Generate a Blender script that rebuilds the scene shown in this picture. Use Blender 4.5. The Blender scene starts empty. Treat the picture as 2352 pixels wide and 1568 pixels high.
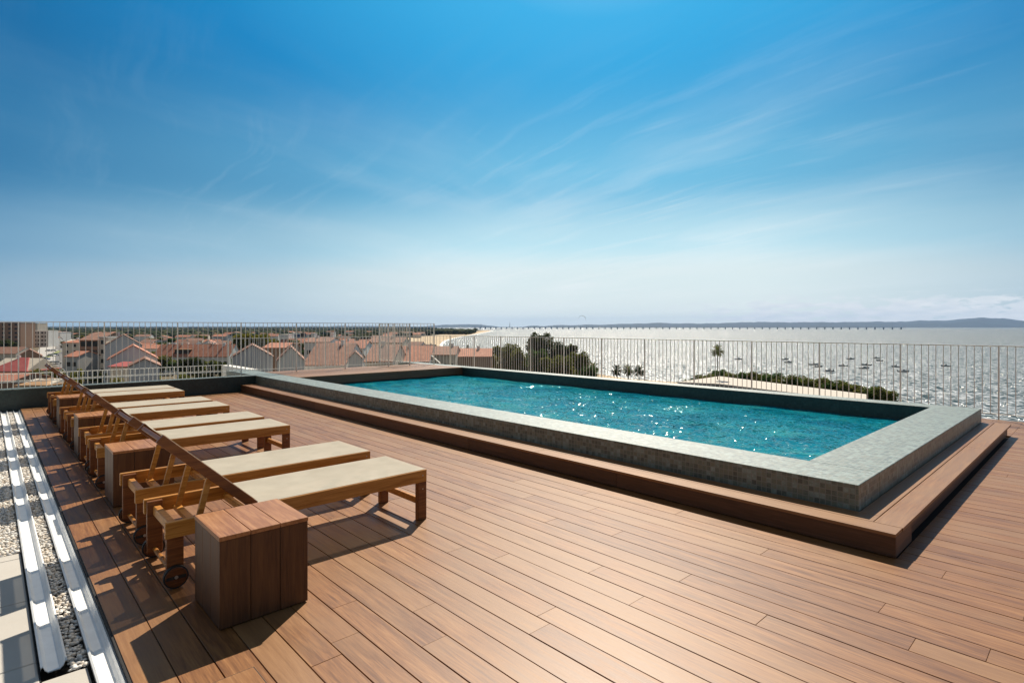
import bpy, bmesh, math, random
from mathutils import Vector, Matrix, noise
rad = math.radians
sc = bpy.context.scene
# ------------------------------------------------------------------ camera
HEAD = math.atan(1206 / 1290.0)          # heading, clockwise from +Y
CAM_H = 1.5
cam_d = bpy.data.cameras.new("camera"); cam = bpy.data.objects.new("camera", cam_d)
sc.collection.objects.link(cam); sc.camera = cam
cam.location = (0, 0, CAM_H); cam.rotation_euler = (rad(90), 0, -HEAD)
cam_d.sensor_width = 36; cam_d.lens = 1290 / 2352 * 36
cam_d.shift_y = -34 / 2352; cam_d.clip_start = 0.05; cam_d.clip_end = 200000
# ------------------------------------------------------------------ light
SUN_EL, SUN_AZ = rad(47.4), math.atan2(.797, .603)
sun_d = bpy.data.lights.new("sun", 'SUN'); sun = bpy.data.objects.new("sun", sun_d)
sc.collection.objects.link(sun)
sun_d.energy = 5.0; sun_d.angle = rad(0.5); sun_d.color = (1.0, 0.89, 0.74)
to_sun = Vector((math.sin(SUN_AZ) * math.cos(SUN_EL), math.cos(SUN_AZ) * math.cos(SUN_EL), math.sin(SUN_EL)))
sun.rotation_euler = to_sun.to_track_quat('Z', 'Y').to_euler()
sc.view_settings.view_transform = 'Standard'; sc.view_settings.look = 'None'
sc.view_settings.exposure = 0.38; sc.view_settings.gamma = 1.0

class N:
    """small node-tree helper"""
    def __init__(s, tree): s.t = tree; s.n = tree.nodes; s.l = tree.links
    def new(s, typ, ins=None, **kw):
        nd = s.n.new(typ)
        for k, v in kw.items(): setattr(nd, k, v)
        if ins:
            for k, v in ins.items():
                sock = nd.inputs[k]
                if isinstance(v, bpy.types.NodeSocket): s.l.new(v, sock)
                else: sock.default_value = v
        return nd
    def math(s, op, a, b=None, c=None, clamp=False):
        ins = {0: a}
        if b is not None: ins[1] = b
        if c is not None: ins[2] = c
        return s.new('ShaderNodeMath', ins, operation=op, use_clamp=clamp).outputs[0]
    def mix(s, f, a, b, mode='MIX'):
        nd = s.new('ShaderNodeMix', data_type='RGBA', blend_type=mode)
        for k, v in ((0, f), (6, a), (7, b)):
            if isinstance(v, bpy.types.NodeSocket): s.l.new(v, nd.inputs[k])
            elif k and len(v) == 3: nd.inputs[k].default_value = (*v, 1)
            else: nd.inputs[k].default_value = v
        return nd.outputs[2]
    def ramp(s, f, stops, interp='LINEAR'):
        nd = s.new('ShaderNodeValToRGB', {0: f}); cr = nd.color_ramp; cr.interpolation = interp
        while len(cr.elements) < len(stops): cr.elements.new(.5)
        for e, (p, c) in zip(cr.elements, stops):
            e.position = p; e.color = (*c, 1) if isinstance(c, tuple) else (c, c, c, 1)
        return nd.outputs[0]
    def noise(s, vec, scale, detail=3, rough=.5, dist=0, dims='3D'):
        nd = s.new('ShaderNodeTexNoise', {'Scale': scale, 'Detail': detail, 'Roughness': rough, 'Distortion': dist}, noise_dimensions=dims)
        if vec is not None: s.l.new(vec, nd.inputs['Vector'])
        return nd.outputs[0]
    def mapping(s, vec, scale=(1, 1, 1), rot=(0, 0, 0), loc=(0, 0, 0)):
        return s.new('ShaderNodeMapping', {'Vector': vec, 'Location': loc, 'Rotation': rot, 'Scale': scale}).outputs[0]

# ------------------------------------------------------------------ sky
world = bpy.data.worlds.new("World"); sc.world = world; world.use_nodes = True
w = N(world.node_tree); w.n.clear()
sky = w.new('ShaderNodeTexSky', sky_type='NISHITA', sun_disc=False, sun_elevation=SUN_EL, sun_rotation=SUN_AZ)
sky.altitude = 0; sky.air_density = 1.0; sky.dust_density = 0.35; sky.ozone_density = 2.2
SKY_S = 0.062; RTX, RTY = math.cos(HEAD), -math.sin(HEAD)
tc = w.new('ShaderNodeTexCoord').outputs['Generated']
sep = w.new('ShaderNodeSeparateXYZ', {0: tc})
sx, sy, sz = sep.outputs
zc = w.math('MAXIMUM', sz, 0.0)
# direction resolved along the camera heading / across it is not used: the clouds lie on a plane aloft
den = w.math('ADD', zc, 0.10)
pl = w.new('ShaderNodeCombineXYZ', {0: w.math('DIVIDE', sx, den), 1: w.math('DIVIDE', sy, den), 2: 0.0}).outputs[0]
WIND = rad(-85)
pm = w.mapping(pl, scale=(1, 1, 1), rot=(0, 0, WIND))
wob = w.noise(pm, .55, 3, .5)
pmw = w.new('ShaderNodeVectorMath', {0: pm, 1: w.new('ShaderNodeCombineXYZ', {0: 0.0, 1: w.math('MULTIPLY', wob, .5), 2: 0.0}).outputs[0]}, operation='ADD').outputs[0]
c1 = w.noise(w.mapping(pmw, scale=(.42, 1.2, 1)), 1.15, 7, .58, .25)
pm2 = w.mapping(pl, scale=(1, 1, 1), rot=(0, 0, rad(-12)))
c1b = w.noise(w.mapping(pm2, scale=(.42, 1.2, 1), loc=(5, 2, 0)), 1.15, 7, .58, .25)
hx = w.new('ShaderNodeVectorMath', {0: tc, 1: (RTX, RTY, 0)}, operation='DOT_PRODUCT').outputs['Value']
c1 = w.mix(w.ramp(w.math('MULTIPLY_ADD', hx, .5, .5), [(.40, 0.0), (.56, 1.0)]), c1b, c1)
c2 = w.noise(w.mapping(pmw, scale=(.5, 1.0, 1), loc=(3, 7, 0)), .42, 4, .55)
c3 = w.noise(w.mapping(pmw, scale=(.6, 5.5, 1), loc=(8, 1, 0)), 1.6, 6, .65, 0)
K = 1 / (SKY_S * 2 ** .38)
def kc(c): return tuple(v * K for v in c)
# clear upper air, by angle from the sun
sdot = w.math('MULTIPLY_ADD', w.new('ShaderNodeVectorMath', {0: tc, 1: tuple(to_sun)}, operation='DOT_PRODUCT').outputs['Value'], .5, .5)
upper = w.ramp(sdot, [(.0, (.13, .155, .20)), (.55, (.07, .13, .22)), (.76, (.004, .10, .27)), (.837, (.0, .140, .365)), (.908, (.002, .235, .55)), (.973, (.045, .44, .82)), (1.0, (.30, .70, .98))])
dotn = w.new('ShaderNodeVectorMath', {0: tc, 1: (math.sin(SUN_AZ), math.cos(SUN_AZ), 0)}, operation='DOT_PRODUCT').outputs['Value']
azf = w.ramp(dotn, [(.0, 0.0), (.60, .10), (.84, .52), (.97, 1.0)])
mid_c = w.mix(azf, (.035, .22, .44), (.34, .80, .98)); low_c = w.mix(azf, (.27, .43, .56), (.82, .90, .89))
base = w.mix(w.ramp(sz, [(.10, 1.0), (.24, .52), (.44, .0)], 'EASE'), upper, mid_c)
szl = w.math('ADD', sz, w.math('MULTIPLY_ADD', azf, -.045, .045))
base = w.mix(w.ramp(szl, [(.0, 1.0), (.09, .88), (.15, .42), (.25, .0)], 'EASE'), base, low_c)
base = w.mix(1.0, base, (K, K, K), 'MULTIPLY')
base = w.mix(.025, base, sky.outputs[0])
base = w.mix(w.ramp(sz, [(.52, 0.0), (.72, .85)]), base, kc((.21, .22, .24)))  # overhead sky, out of view, greyed to make the shadow fill neutral
base = w.mix(w.ramp(w.math('MULTIPLY_ADD', dotn, .5, .5), [(.25, .62), (.66, 0.0)]), base, kc((.17, .19, .21)))  # sky away from the sun greyed too, to take blue out of the fill
cir = w.math('MULTIPLY', w.ramp(c1, [(.45, 0.0), (.74, 1.0)]), w.ramp(c2, [(.38, 0.12), (.62, 1.0)]))
cir = w.math('ADD', w.math('MULTIPLY', w.math('MULTIPLY', cir, w.math('MULTIPLY_ADD', azf, .74, .10)), .80), w.math('MULTIPLY', w.math('MULTIPLY', w.ramp(c3, [(.52, 0.0), (.80, 1.0)]), w.ramp(c2, [(.42, 0.0), (.6, 1.0)])), w.math('MULTIPLY_ADD', azf, .5, .05)))
cir = w.math('MULTIPLY', cir, w.ramp(sz, [(0.0, .85), (.22, .85), (.34, .42), (.48, .05)]), clamp=True)
# deep, clear blue aloft, milky towards the horizon
base = w.mix(cir, base, w.mix(azf, kc((.42, .62, .76)), kc((.92, .97, .98))))
# low cumulus bank far off
az = w.math('ARCTAN2', sx, sy)
cu_v = w.new('ShaderNodeCombineXYZ', {0: w.math('MULTIPLY', az, 26.0), 1: w.math('MULTIPLY', sz, 95.0), 2: 0.0}).outputs[0]
cu = w.noise(cu_v, 1.0, 6, .58)
band = w.math('MULTIPLY', w.ramp(w.math('MULTIPLY', sz, 10.0), [(.02, 1.0), (.28, .85), (.55, .0)]),
              w.ramp(w.math('MULTIPLY', w.math('SUBTRACT', az, .95), 1.5), [(.05, 0.0), (.35, .85), (.9, 1.0)]))
cuf = w.ramp(w.math('ADD', cu, w.math('MULTIPLY', band, .24)), [(.58, 0.0), (.65, 1.0)])
cuf = w.math('MULTIPLY', cuf, w.math('MULTIPLY', band, 1.6, clamp=True), clamp=True)
cu_c = w.mix(w.noise(w.mapping(cu_v, loc=(0, .5, 0)), 1.3, 3), kc((.60, .70, .78)), kc((1.0, 1.0, 1.0)))
base = w.mix(w.math('MULTIPLY', cuf, .95), base, cu_c)
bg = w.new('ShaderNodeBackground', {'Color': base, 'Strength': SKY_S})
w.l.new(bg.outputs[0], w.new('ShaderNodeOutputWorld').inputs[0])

# ------------------------------------------------------------------ geometry helpers
FW = Vector((math.sin(HEAD), math.cos(HEAD))); RT = Vector((math.cos(HEAD), -math.sin(HEAD)))
def at(px, d):
    """ground position at bearing px (2352 bearing units across the view) and distance d along the view"""
    l = (px - 1176) / 1290 * d
    return FW * d + RT * l
def zh(py, d): return CAM_H - (py - 750) * d / 1290     # height seen py units down at distance d
GZ, SZ = -16.0, -17.0

class MB:
    def __init__(s): s.v = []; s.f = []
    def add(s, vs, fs, M=None):
        o = len(s.v)
        s.v += [(M @ Vector(p)) if M else Vector(p) for p in vs]
        s.f += [tuple(i + o for i in f) for f in fs]
        return s
    def box(s, x0, x1, y0, y1, z0, z1, M=None):
        return s.add([(x0, y0, z0), (x1, y0, z0), (x1, y1, z0), (x0, y1, z0), (x0, y0, z1), (x1, y0, z1), (x1, y1, z1), (x0, y1, z1)],
                     [(0, 3, 2, 1), (4, 5, 6, 7), (0, 1, 5, 4), (1, 2, 6, 5), (2, 3, 7, 6), (3, 0, 4, 7)], M)
    def beam(s, a, b, w_, t_, up=(0, 0, 1)):
        """box along a-b: w_ across (along the cross of axis and up), t_ along up"""
        a = Vector(a); b = Vector(b); ax = (b - a); L = ax.length; ax.normalize()
        side = ax.cross(Vector(up)).normalized(); u2 = side.cross(ax).normalized()
        M = Matrix.Translation(a) @ Matrix((ax, side, u2)).transposed().to_4x4()
        return s.box(0, L, -w_ / 2, w_ / 2, -t_ / 2, t_ / 2, M)
    def tube(s, a, b, r0, r1=None, n=10, cap=True):
        a = Vector(a); b = Vector(b); r1 = r0 if r1 is None else r1
        q = (b - a).to_track_quat('Z', 'Y'); vs = []
        for p, r in ((a, r0), (b, r1)):
            for i in range(n):
                t = 2 * math.pi * i / n; vs.append(p + q @ Vector((r * math.cos(t), r * math.sin(t), 0)))
        fs = [(i, (i + 1) % n, n + (i + 1) % n, n + i) for i in range(n)]
        if cap: fs += [tuple(range(n - 1, -1, -1)), tuple(range(n, 2 * n))]
        return s.add(vs, fs)
    def prism(s, pts, z0, z1):
        n = len(pts)
        return s.add([(p[0], p[1], z0) for p in pts] + [(p[0], p[1], z1) for p in pts],
                     [tuple(range(n - 1, -1, -1)), tuple(range(n, 2 * n))] + [(i, (i + 1) % n, n + (i + 1) % n, n + i) for i in range(n)])
    def build(s, name, mat, parent=None, bevel=0, smooth=False, uv=True, loc=None):
        me = bpy.data.meshes.new(name)
        me.from_pydata([tuple(p) for p in s.v], [], s.f)
        if bevel:
            bm = bmesh.new(); bm.from_mesh(me)
            bmesh.ops.bevel(bm, geom=[e for e in bm.edges if e.is_manifold and e.calc_face_angle(0) > .5], offset=bevel, segments=1, affect='EDGES')
            bm.to_mesh(me); bm.free()
        if uv:
            ul = me.uv_layers.new(name='UVMap').data
            for p in me.polygons:
                n = p.normal; a = max(range(3), key=lambda i: abs(n[i]))
                for li in p.loop_indices:
                    co = me.vertices[me.loops[li].vertex_index].co
                    ul[li].uv = (co.y, co.z) if a == 0 else ((co.x, co.z) if a == 1 else (co.x, co.y))
        if smooth: me.shade_smooth()
        if mat: me.materials.append(mat)
        ob = bpy.data.objects.new(name, me); sc.collection.objects.link(ob)
        if parent: ob.parent = parent
        if loc: ob.location = loc
        return ob
def tag(o, label=None, cat=None, group=None, kind=None):
    if label: o['label'] = label
    if cat: o['category'] = cat
    if group: o['group'] = group
    if kind: o['kind'] = kind
    return o
def thing(name, label, cat, loc=(0, 0, 0), rz=0, group=None):
    o = bpy.data.objects.new(name, None); sc.collection.objects.link(o)
    o.location = loc; o.rotation_euler = (0, 0, rz); o.empty_display_size = .2
    return tag(o, label, cat, group)
KIDS = {}
def kids(o):
    return [c for c in bpy.data.objects if c.parent == o]
def copy_tree(o, parent=None, depth=0):
    c = o.copy(); sc.collection.objects.link(c); c.parent = parent
    ch = KIDS.get(o.name)
    if ch is None: ch = KIDS[o.name] = kids(o)
    for k in ch: copy_tree(k, c, depth + 1)
    return c
def struct(ob): ob['kind'] = 'structure'; return ob

# ------------------------------------------------------------------ materials
MATS = {}
def mat(name, fn):
    if name in MATS: return MATS[name]
    m = bpy.data.materials.new(name); m.use_nodes = True; t = N(m.node_tree); t.n.clear()
    out = t.new('ShaderNodeOutputMaterial'); t.l.new(fn(t), out.inputs[0]); MATS[name] = m; return m
def pbsdf(t, col, rough=.6, bump=None, bstr=.3, bdist=.01, spec=.5, **kw):
    ins = {'Base Color': col if isinstance(col, bpy.types.NodeSocket) else (*col, 1), 'Roughness': rough, 'Specular IOR Level': spec}
    ins.update(kw)
    if bump is not None: ins['Normal'] = t.new('ShaderNodeBump', {'Strength': bstr, 'Distance': bdist, 'Height': bump}).outputs[0]
    return t.new('ShaderNodeBsdfPrincipled', ins).outputs[0]
def m_wood(c_dark, c_mid, c_lite, axis='y', rough=.5, grey=None, gscale=1.0, vary=.5, spec=.5):
    def fn(t):
        o = t.new('ShaderNodeTexCoord').outputs['Object']
        r = t.new('ShaderNodeNewGeometry').outputs['Random Per Island']
        off = t.new('ShaderNodeVectorMath', {0: o, 1: t.new('ShaderNodeCombineXYZ', {0: t.math('MULTIPLY', r, 37.0), 1: t.math('MULTIPLY', r, 91.0), 2: t.math('MULTIPLY', r, 17.0)}).outputs[0]}, operation='ADD').outputs[0]
        s = {'x': (1.6, 30, 30), 'y': (30, 1.6, 30), 'z': (30, 30, 1.6)}[axis]
        s = tuple(k * gscale for k in s)
        v = t.mapping(off, scale=s)
        fine = t.noise(t.mapping(off, scale=tuple(k * 3.2 for k in s)), 1.5, 4, .7)
        grain = t.noise(v, 1.1, 5, .62, 1.3)
        broad = t.noise(off, 1.7, 3, .5)
        f = t.math('ADD', t.math('MULTIPLY', grain, .6), t.math('ADD', t.math('MULTIPLY', fine, .35), t.math('MULTIPLY', t.math('SUBTRACT', r, .5), vary * .35)))
        col = t.ramp(f, [(.34, c_dark), (.50, c_mid), (.66, c_lite)])
        if grey: col = t.mix(t.math('MULTIPLY', t.ramp(t.math('ADD', broad, t.math('MULTIPLY', t.math('SUBTRACT', r, .5), .35)), [(.42, 0.0), (.66, 1.0)]), .55), col, grey)
        rg = t.math('ADD', rough - .08, t.math('MULTIPLY', grain, .18))
        return pbsdf(t, col, rg, bump=fine, bstr=.25, bdist=.0015, spec=spec)
    return fn
M_DECK = mat('decking_boards', m_wood((.135, .049, .013), (.25, .103, .028), (.36, .170, .056), 'y', .45, grey=(.25, .135, .06), vary=.34, spec=.5))
M_DECKX = mat('decking_boards_cross', m_wood((.135, .049, .013), (.25, .103, .028), (.36, .170, .056), 'x', .45, grey=(.25, .135, .06), vary=.34, spec=.5))
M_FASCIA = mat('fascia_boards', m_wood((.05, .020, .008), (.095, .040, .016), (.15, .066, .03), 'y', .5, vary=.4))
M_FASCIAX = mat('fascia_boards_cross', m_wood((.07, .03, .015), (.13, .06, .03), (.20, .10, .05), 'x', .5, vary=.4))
M_BOXV_SHADED = mat('side_table_boards_shaded', m_wood((.034, .011, .002), (.075, .026, .006), (.125, .050, .013), 'z', .5, vary=.4))  # shade of the sides turned from the sun put into a darker base
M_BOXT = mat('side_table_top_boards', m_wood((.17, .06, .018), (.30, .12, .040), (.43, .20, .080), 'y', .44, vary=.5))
M_TEAK = mat('teak', m_wood((.17, .055, .007), (.38, .15, .020), (.56, .26, .055), 'x', .42, gscale=.9, vary=.7))
M_TEAKD = mat('teak_dark', m_wood((.06, .015, .004), (.14, .042, .010), (.24, .085, .020), 'x', .42, gscale=.9, vary=.7))
def flat(name, col, rough=.6, metal=0, spec=.5, var=.12, vs=3.0):
    def fn(t):
        o = t.new('ShaderNodeTexCoord').outputs['Object']
        n = t.noise(o, vs, 4, .6)
        lo = tuple(c * (1 - var) for c in col); hi = tuple(min(1, c * (1 + var)) for c in col)
        return pbsdf(t, t.ramp(n, [(.3, lo), (.7, hi)]), rough, spec=spec, Metallic=metal)
    return mat(name, fn)
M_METAL = flat('white_powder_coat', (.88, .84, .74), .45, var=.03)
M_ALU = flat('galvanised_channel', (.84, .85, .84), .42, metal=0, var=.06, vs=12)
M_BLACK = flat('black_gap', (.012, .012, .013), .8)
M_DARKSUB = flat('deck_subframe', (.020, .016, .013), .9)
M_RUBBER = flat('rubber', (.015, .014, .013), .7)
M_STEEL = flat('steel', (.5, .5, .48), .35, metal=.8)
M_FROTH = flat('surf', (.85, .87, .85), .8)
def f_conc(t):
    o = t.new('ShaderNodeTexCoord').outputs['Object']
    n = t.noise(o, 1.4, 5, .6); f = t.noise(o, 60, 4, .7)
    c = t.ramp(n, [(.3, (.46, .435, .39)), (.7, (.57, .54, .49))])
    c = t.mix(t.math('MULTIPLY', f, .5), c, (.46, .44, .40))
    return pbsdf(t, c, .85, bump=f, bstr=.3, bdist=.003)
M_CONC = mat('concrete_slab', f_conc)
def f_tile(dark):
    def fn(t):
        uv = t.new('ShaderNodeUVMap').outputs[0]
        o = t.new('ShaderNodeTexCoord').outputs['Object']
        T = .040
        br = t.new('ShaderNodeTexBrick', {'Vector': uv, 'Color1': (0, 0, 0, 1), 'Color2': (1, 1, 1, 1), 'Mortar': (.5, .5, .5, 1), 'Scale': 1.0, 'Mortar Size': .003,
                   'Mortar Smooth': .2, 'Bias': 0.0, 'Brick Width': T, 'Row Height': T}, offset=0.0, squash=1.0)
        wn = t.new('ShaderNodeTexWhiteNoise', {'Vector': t.new('ShaderNodeVectorMath', {0: t.new('ShaderNodeVectorMath', {0: uv, 1: (1 / T, 1 / T, 1)}, operation='MULTIPLY').outputs[0]}, operation='FLOOR').outputs[0]}, noise_dimensions='3D').outputs[0]
        fine = t.noise(o, 45, 4, .65)
        cloud = t.noise(o, 6, 3, .6)
        f = t.math('ADD', t.math('MULTIPLY', wn, .34), t.math('ADD', t.math('MULTIPLY', fine, .38), t.math('MULTIPLY', cloud, .30)))
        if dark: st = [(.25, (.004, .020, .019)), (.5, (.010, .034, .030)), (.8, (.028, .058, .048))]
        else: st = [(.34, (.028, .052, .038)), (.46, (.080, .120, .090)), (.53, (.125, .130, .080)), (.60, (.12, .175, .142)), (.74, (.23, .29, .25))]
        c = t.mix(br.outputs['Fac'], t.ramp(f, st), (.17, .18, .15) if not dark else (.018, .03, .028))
        h = t.math('SUBTRACT', t.math('MULTIPLY', fine, .5), t.math('MULTIPLY', br.outputs['Fac'], 1.0))
        return pbsdf(t, c, t.math('ADD', .30 if dark else .36, t.math('MULTIPLY', fine, .2)), bump=h, bstr=.35, bdist=.002, spec=.6 if dark else 1.0, **({} if dark else {'Coat Weight': .25, 'Coat Roughness': .38}))
    return fn
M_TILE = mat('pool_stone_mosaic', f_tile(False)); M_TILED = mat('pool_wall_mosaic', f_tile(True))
def f_floor(t):
    uv = t.new('ShaderNodeUVMap').outputs[0]; o = t.new('ShaderNodeTexCoord').outputs['Object']
    n = t.noise(t.mapping(o, scale=(1, .45, 1)), 2.2, 4, .6)
    br = t.new('ShaderNodeTexBrick', {'Vector': uv, 'Scale': 1.0, 'Mortar Size': .012, 'Mortar Smooth': .3, 'Brick Width': .30, 'Row Height': .30}, offset=0.0).outputs['Fac']
    c = t.ramp(n, [(.3, (.20, .66, .70)), (.7, (.40, .88, .88))])
    return pbsdf(t, t.mix(t.math('MULTIPLY', br, .55), c, (.06, .34, .38)), .6)
M_PFLOOR = mat('pool_floor_tiles', f_floor)
def wave_normal(t, vec, layers):
    """surface normal tilted by layered wave noise"""
    acc = None
    for sc_, amp, det in layers:
        nz = t.new('ShaderNodeTexNoise', {'Vector': vec, 'Scale': sc_, 'Detail': det, 'Roughness': .55}).outputs['Color']
        v = t.new('ShaderNodeVectorMath', {0: nz, 1: (.5, .5, .5)}, operation='SUBTRACT').outputs[0]
        v = t.new('ShaderNodeVectorMath', {0: v, 1: (amp, amp, 0)}, operation='MULTIPLY').outputs[0]
        acc = v if acc is None else t.new('ShaderNodeVectorMath', {0: acc, 1: v}, operation='ADD').outputs[0]
    g_ = t.new('ShaderNodeNewGeometry').outputs['Normal']
    return t.new('ShaderNodeVectorMath', {0: t.new('ShaderNodeVectorMath', {0: acc, 1: g_}, operation='ADD').outputs[0]}, operation='NORMALIZE').outputs[0]
def f_pool(t):
    o = t.new('ShaderNodeTexCoord').outputs['Object']
    wv = t.noise(t.mapping(o, scale=(1, .75, 1)), 3.2, 4, .6, .8)
    wf = t.noise(t.mapping(o, scale=(1, .7, 1)), 11, 3, .6, .6)
    h = t.math('ADD', wv, t.math('MULTIPLY', wf, .36))
    nrm = t.new('ShaderNodeBump', {'Strength': 1.0, 'Distance': .10, 'Height': h}).outputs[0]
    nrm2 = wave_normal(t, t.mapping(o, scale=(1, .7, 1)), [(2.6, .6, 2), (22, 1.28, 1)])
    col = t.ramp(t.math('ADD', t.math('MULTIPLY', wv, .5), t.math('ADD', t.math('MULTIPLY', wf, .2), t.math('MULTIPLY', t.noise(o, .55, 2, .5), .3))), [(.38, (.0, .30, .50)), (.50, (.01, .52, .70)), (.64, (.10, .78, .80))])
    body = t.new('ShaderNodeBsdfDiffuse', {'Color': col, 'Normal': nrm}).outputs[0]
    tr = t.new('ShaderNodeBsdfTransparent', {'Color': (.20, .84, 1.0, 1)}).outputs[0]
    b = t.new('ShaderNodeMixShader', {0: .30, 1: tr, 2: body}).outputs[0]
    gl = t.new('ShaderNodeBsdfGlossy', {'Color': (1, 1, 1, 1), 'Roughness': .06, 'Normal': nrm2}).outputs[0]
    fr = t.new('ShaderNodeFresnel', {'IOR': 1.33, 'Normal': nrm2}).outputs[0]
    return t.new('ShaderNodeMixShader', {0: t.math('MULTIPLY', fr, .65), 1: b, 2: gl}).outputs[0]
M_POOL = mat('pool_water', f_pool)
def f_sea(t):
    o = t.new('ShaderNodeTexCoord').outputs['Object']
    m1 = t.mapping(o, scale=(1, 1, 1), rot=(0, 0, HEAD)); m2 = t.mapping(m1, scale=(.45, 1, 1)); m3 = t.mapping(m1, scale=(.55, .28, 1))
    nrm = wave_normal(t, m3, [(1.0, 4.2, 1), (.2, 1.0, 2)])
    col = t.ramp(t.noise(m2, .012, 4, .6), [(.3, (.014, .040, .055)), (.7, (.028, .064, .080))])
    body = t.new('ShaderNodeBsdfDiffuse', {'Color': col}).outputs[0]
    g1 = t.new('ShaderNodeBsdfGlossy', {'Color': (1, 1, 1, 1), 'Roughness': .12, 'Normal': nrm}).outputs[0]
    g2 = t.new('ShaderNodeBsdfGlossy', {'Color': (1, 1, 1, 1), 'Roughness': .60}).outputs[0]
    g1 = t.new('ShaderNodeMixShader', {0: .55, 1: g1, 2: g2}).outputs[0]
    fr = t.new('ShaderNodeFresnel', {'IOR': 1.33, 'Normal': nrm}).outputs[0]
    return t.new('ShaderNodeMixShader', {0: t.math('MULTIPLY', fr, .74), 1: body, 2: g1}).outputs[0]
M_SEA = mat('sea_water', f_sea)
def f_fabric(t):
    o = t.new('ShaderNodeTexCoord').outputs['Object']
    n = t.noise(o, 7, 3, .5); wv = t.noise(o, 420, 2, .5)
    c = t.ramp(n, [(.3, (.50, .465, .375)), (.7, (.58, .54, .44))])
    d = pbsdf(t, c, .75, bump=wv, bstr=.2, bdist=.0006, spec=.3)
    tl = t.new('ShaderNodeBsdfTranslucent', {'Color': (.5, .42, .28, 1)}).outputs[0]
    x = t.new('ShaderNodeMixShader', {0: .22, 1: d, 2: tl}).outputs[0]
    tp = t.new('ShaderNodeBsdfTransparent', {'Color': (1, 1, 1, 1)}).outputs[0]
    return t.new('ShaderNodeMixShader', {0: .10, 1: x, 2: tp}).outputs[0]
M_FAB = mat('woven_sling', f_fabric)
def f_peb(t):
    r = t.new('ShaderNodeNewGeometry').outputs['Random Per Island']
    return pbsdf(t, t.ramp(r, [(0, (.55, .47, .38)), (.3, (.74, .67, .57)), (.6, (.70, .69, .66)), (.85, (.85, .83, .78)), (1, (.50, .50, .50))]), .7)
M_PEB = mat('pebbles', f_peb)
def f_roof(c1, c2, c3):
    def fn(t):
        o = t.new('ShaderNodeTexCoord').outputs['Object']
        r = t.new('ShaderNodeObjectInfo').outputs['Random']
        n = t.noise(o, .9, 5, .65); f = t.noise(o, 5, 4, .7)
        wv = t.new('ShaderNodeTexWave', {'Vector': o, 'Scale': 1.1, 'Distortion': .4}, bands_direction='Y').outputs[0]
        c = t.ramp(t.math('ADD', t.math('MULTIPLY', n, .6), t.math('MULTIPLY', f, .4)), [(.32, c1), (.5, c2), (.68, c3)])
        c = t.mix(t.math('MULTIPLY', r, .45), c, c1)
        return pbsdf(t, c, .8, bump=wv, bstr=.5, bdist=.08)
    return fn
M_RTERRA = mat('terracotta_tiles', f_roof((.27, .10, .06), (.48, .19, .11), (.62, .31, .21)))
M_RBROWN = mat('weathered_brown_tiles', f_roof((.17, .085, .055), (.33, .165, .11), (.46, .27, .20)))
M_RRED = mat('red_sheet_roof', f_roof((.30, .05, .045), (.42, .09, .08), (.5, .16, .14)))
M_ROCHRE = mat('ochre_tiles', f_roof((.28, .15, .07), (.42, .25, .12), (.50, .32, .18)))
def f_wall(c):
    def fn(t):
        o = t.new('ShaderNodeTexCoord').outputs['Object']
        n = t.noise(t.mapping(o, scale=(1, 1, .35)), .8, 5, .65)
        return pbsdf(t, t.ramp(n, [(.25, tuple(k * .78 for k in c)), (.7, c)]), .9, spec=.2)
    return fn
M_WWHITE = mat('whitewashed_wall', f_wall((.84, .82, .77))); M_WGREY = mat('grey_render', f_wall((.54, .54, .52)))
M_WBEIGE = mat('beige_render', f_wall((.72, .64, .52))); M_WBRICK = mat('brown_brick_wall', f_wall((.36, .23, .16)))
M_WBLUE = mat('blue_wall', f_wall((.07, .12, .24))); M_WLILAC = mat('pale_grey_wall', f_wall((.66, .65, .65)))
M_WDARK = mat('dark_cladding', f_wall((.08, .07, .07)))
M_GLASS = flat('window_glass', (.02, .025, .03), .15)
def f_leaf(c1, c2, c3):
    def fn(t):
        g = t.new('ShaderNodeNewGeometry').outputs['Random Per Island']
        o = t.new('ShaderNodeTexCoord').outputs['Object']; n = t.noise(o, 1.1, 3, .6)
        c = t.ramp(t.math('ADD', t.math('MULTIPLY', g, .55), t.math('MULTIPLY', n, .45)), [(.2, c1), (.5, c2), (.8, c3)])
        d = t.new('ShaderNodeBsdfDiffuse', {'Color': c}).outputs[0]
        tl = t.new('ShaderNodeBsdfTranslucent', {'Color': c}).outputs[0]
        return t.new('ShaderNodeMixShader', {0: .42, 1: d, 2: tl}).outputs[0]
    return fn
M_LDARK = mat('dark_foliage', f_leaf((.03, .04, .018), (.065, .08, .03), (.13, .14, .05)))
M_LOLIVE = mat('olive_foliage', f_leaf((.08, .095, .028), (.16, .175, .045), (.26, .26, .08)))
M_LYEL = mat('yellow_green_foliage', f_leaf((.11, .11, .018), (.22, .21, .03), (.34, .31, .06)))
M_LGREEN = mat('green_foliage', f_leaf((.035, .07, .02), (.08, .14, .035), (.14, .21, .06)))
M_BARK = flat('bark', (.12, .09, .065), .9)
def f_ground(t):
    o = t.new('ShaderNodeTexCoord').outputs['Object']
    a = t.noise(o, .012, 5, .6); b = t.noise(o, .0016, 4, .6); c_ = t.noise(o, .15, 4, .7)
    c = t.ramp(a, [(.32, (.055, .07, .03)), (.47, (.16, .13, .085)), (.60, (.24, .19, .13)), (.72, (.30, .26, .20))])
    far = t.ramp(b, [(.35, (.05, .06, .035)), (.55, (.14, .11, .07)), (.7, (.22, .16, .10))])
    c = t.mix(.5, c, far); c = t.mix(t.math('MULTIPLY', c_, .35), c, (.10, .095, .07))
    return pbsdf(t, c, .95, spec=.1)
M_GROUND = mat('dry_coastal_ground', f_ground)
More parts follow.
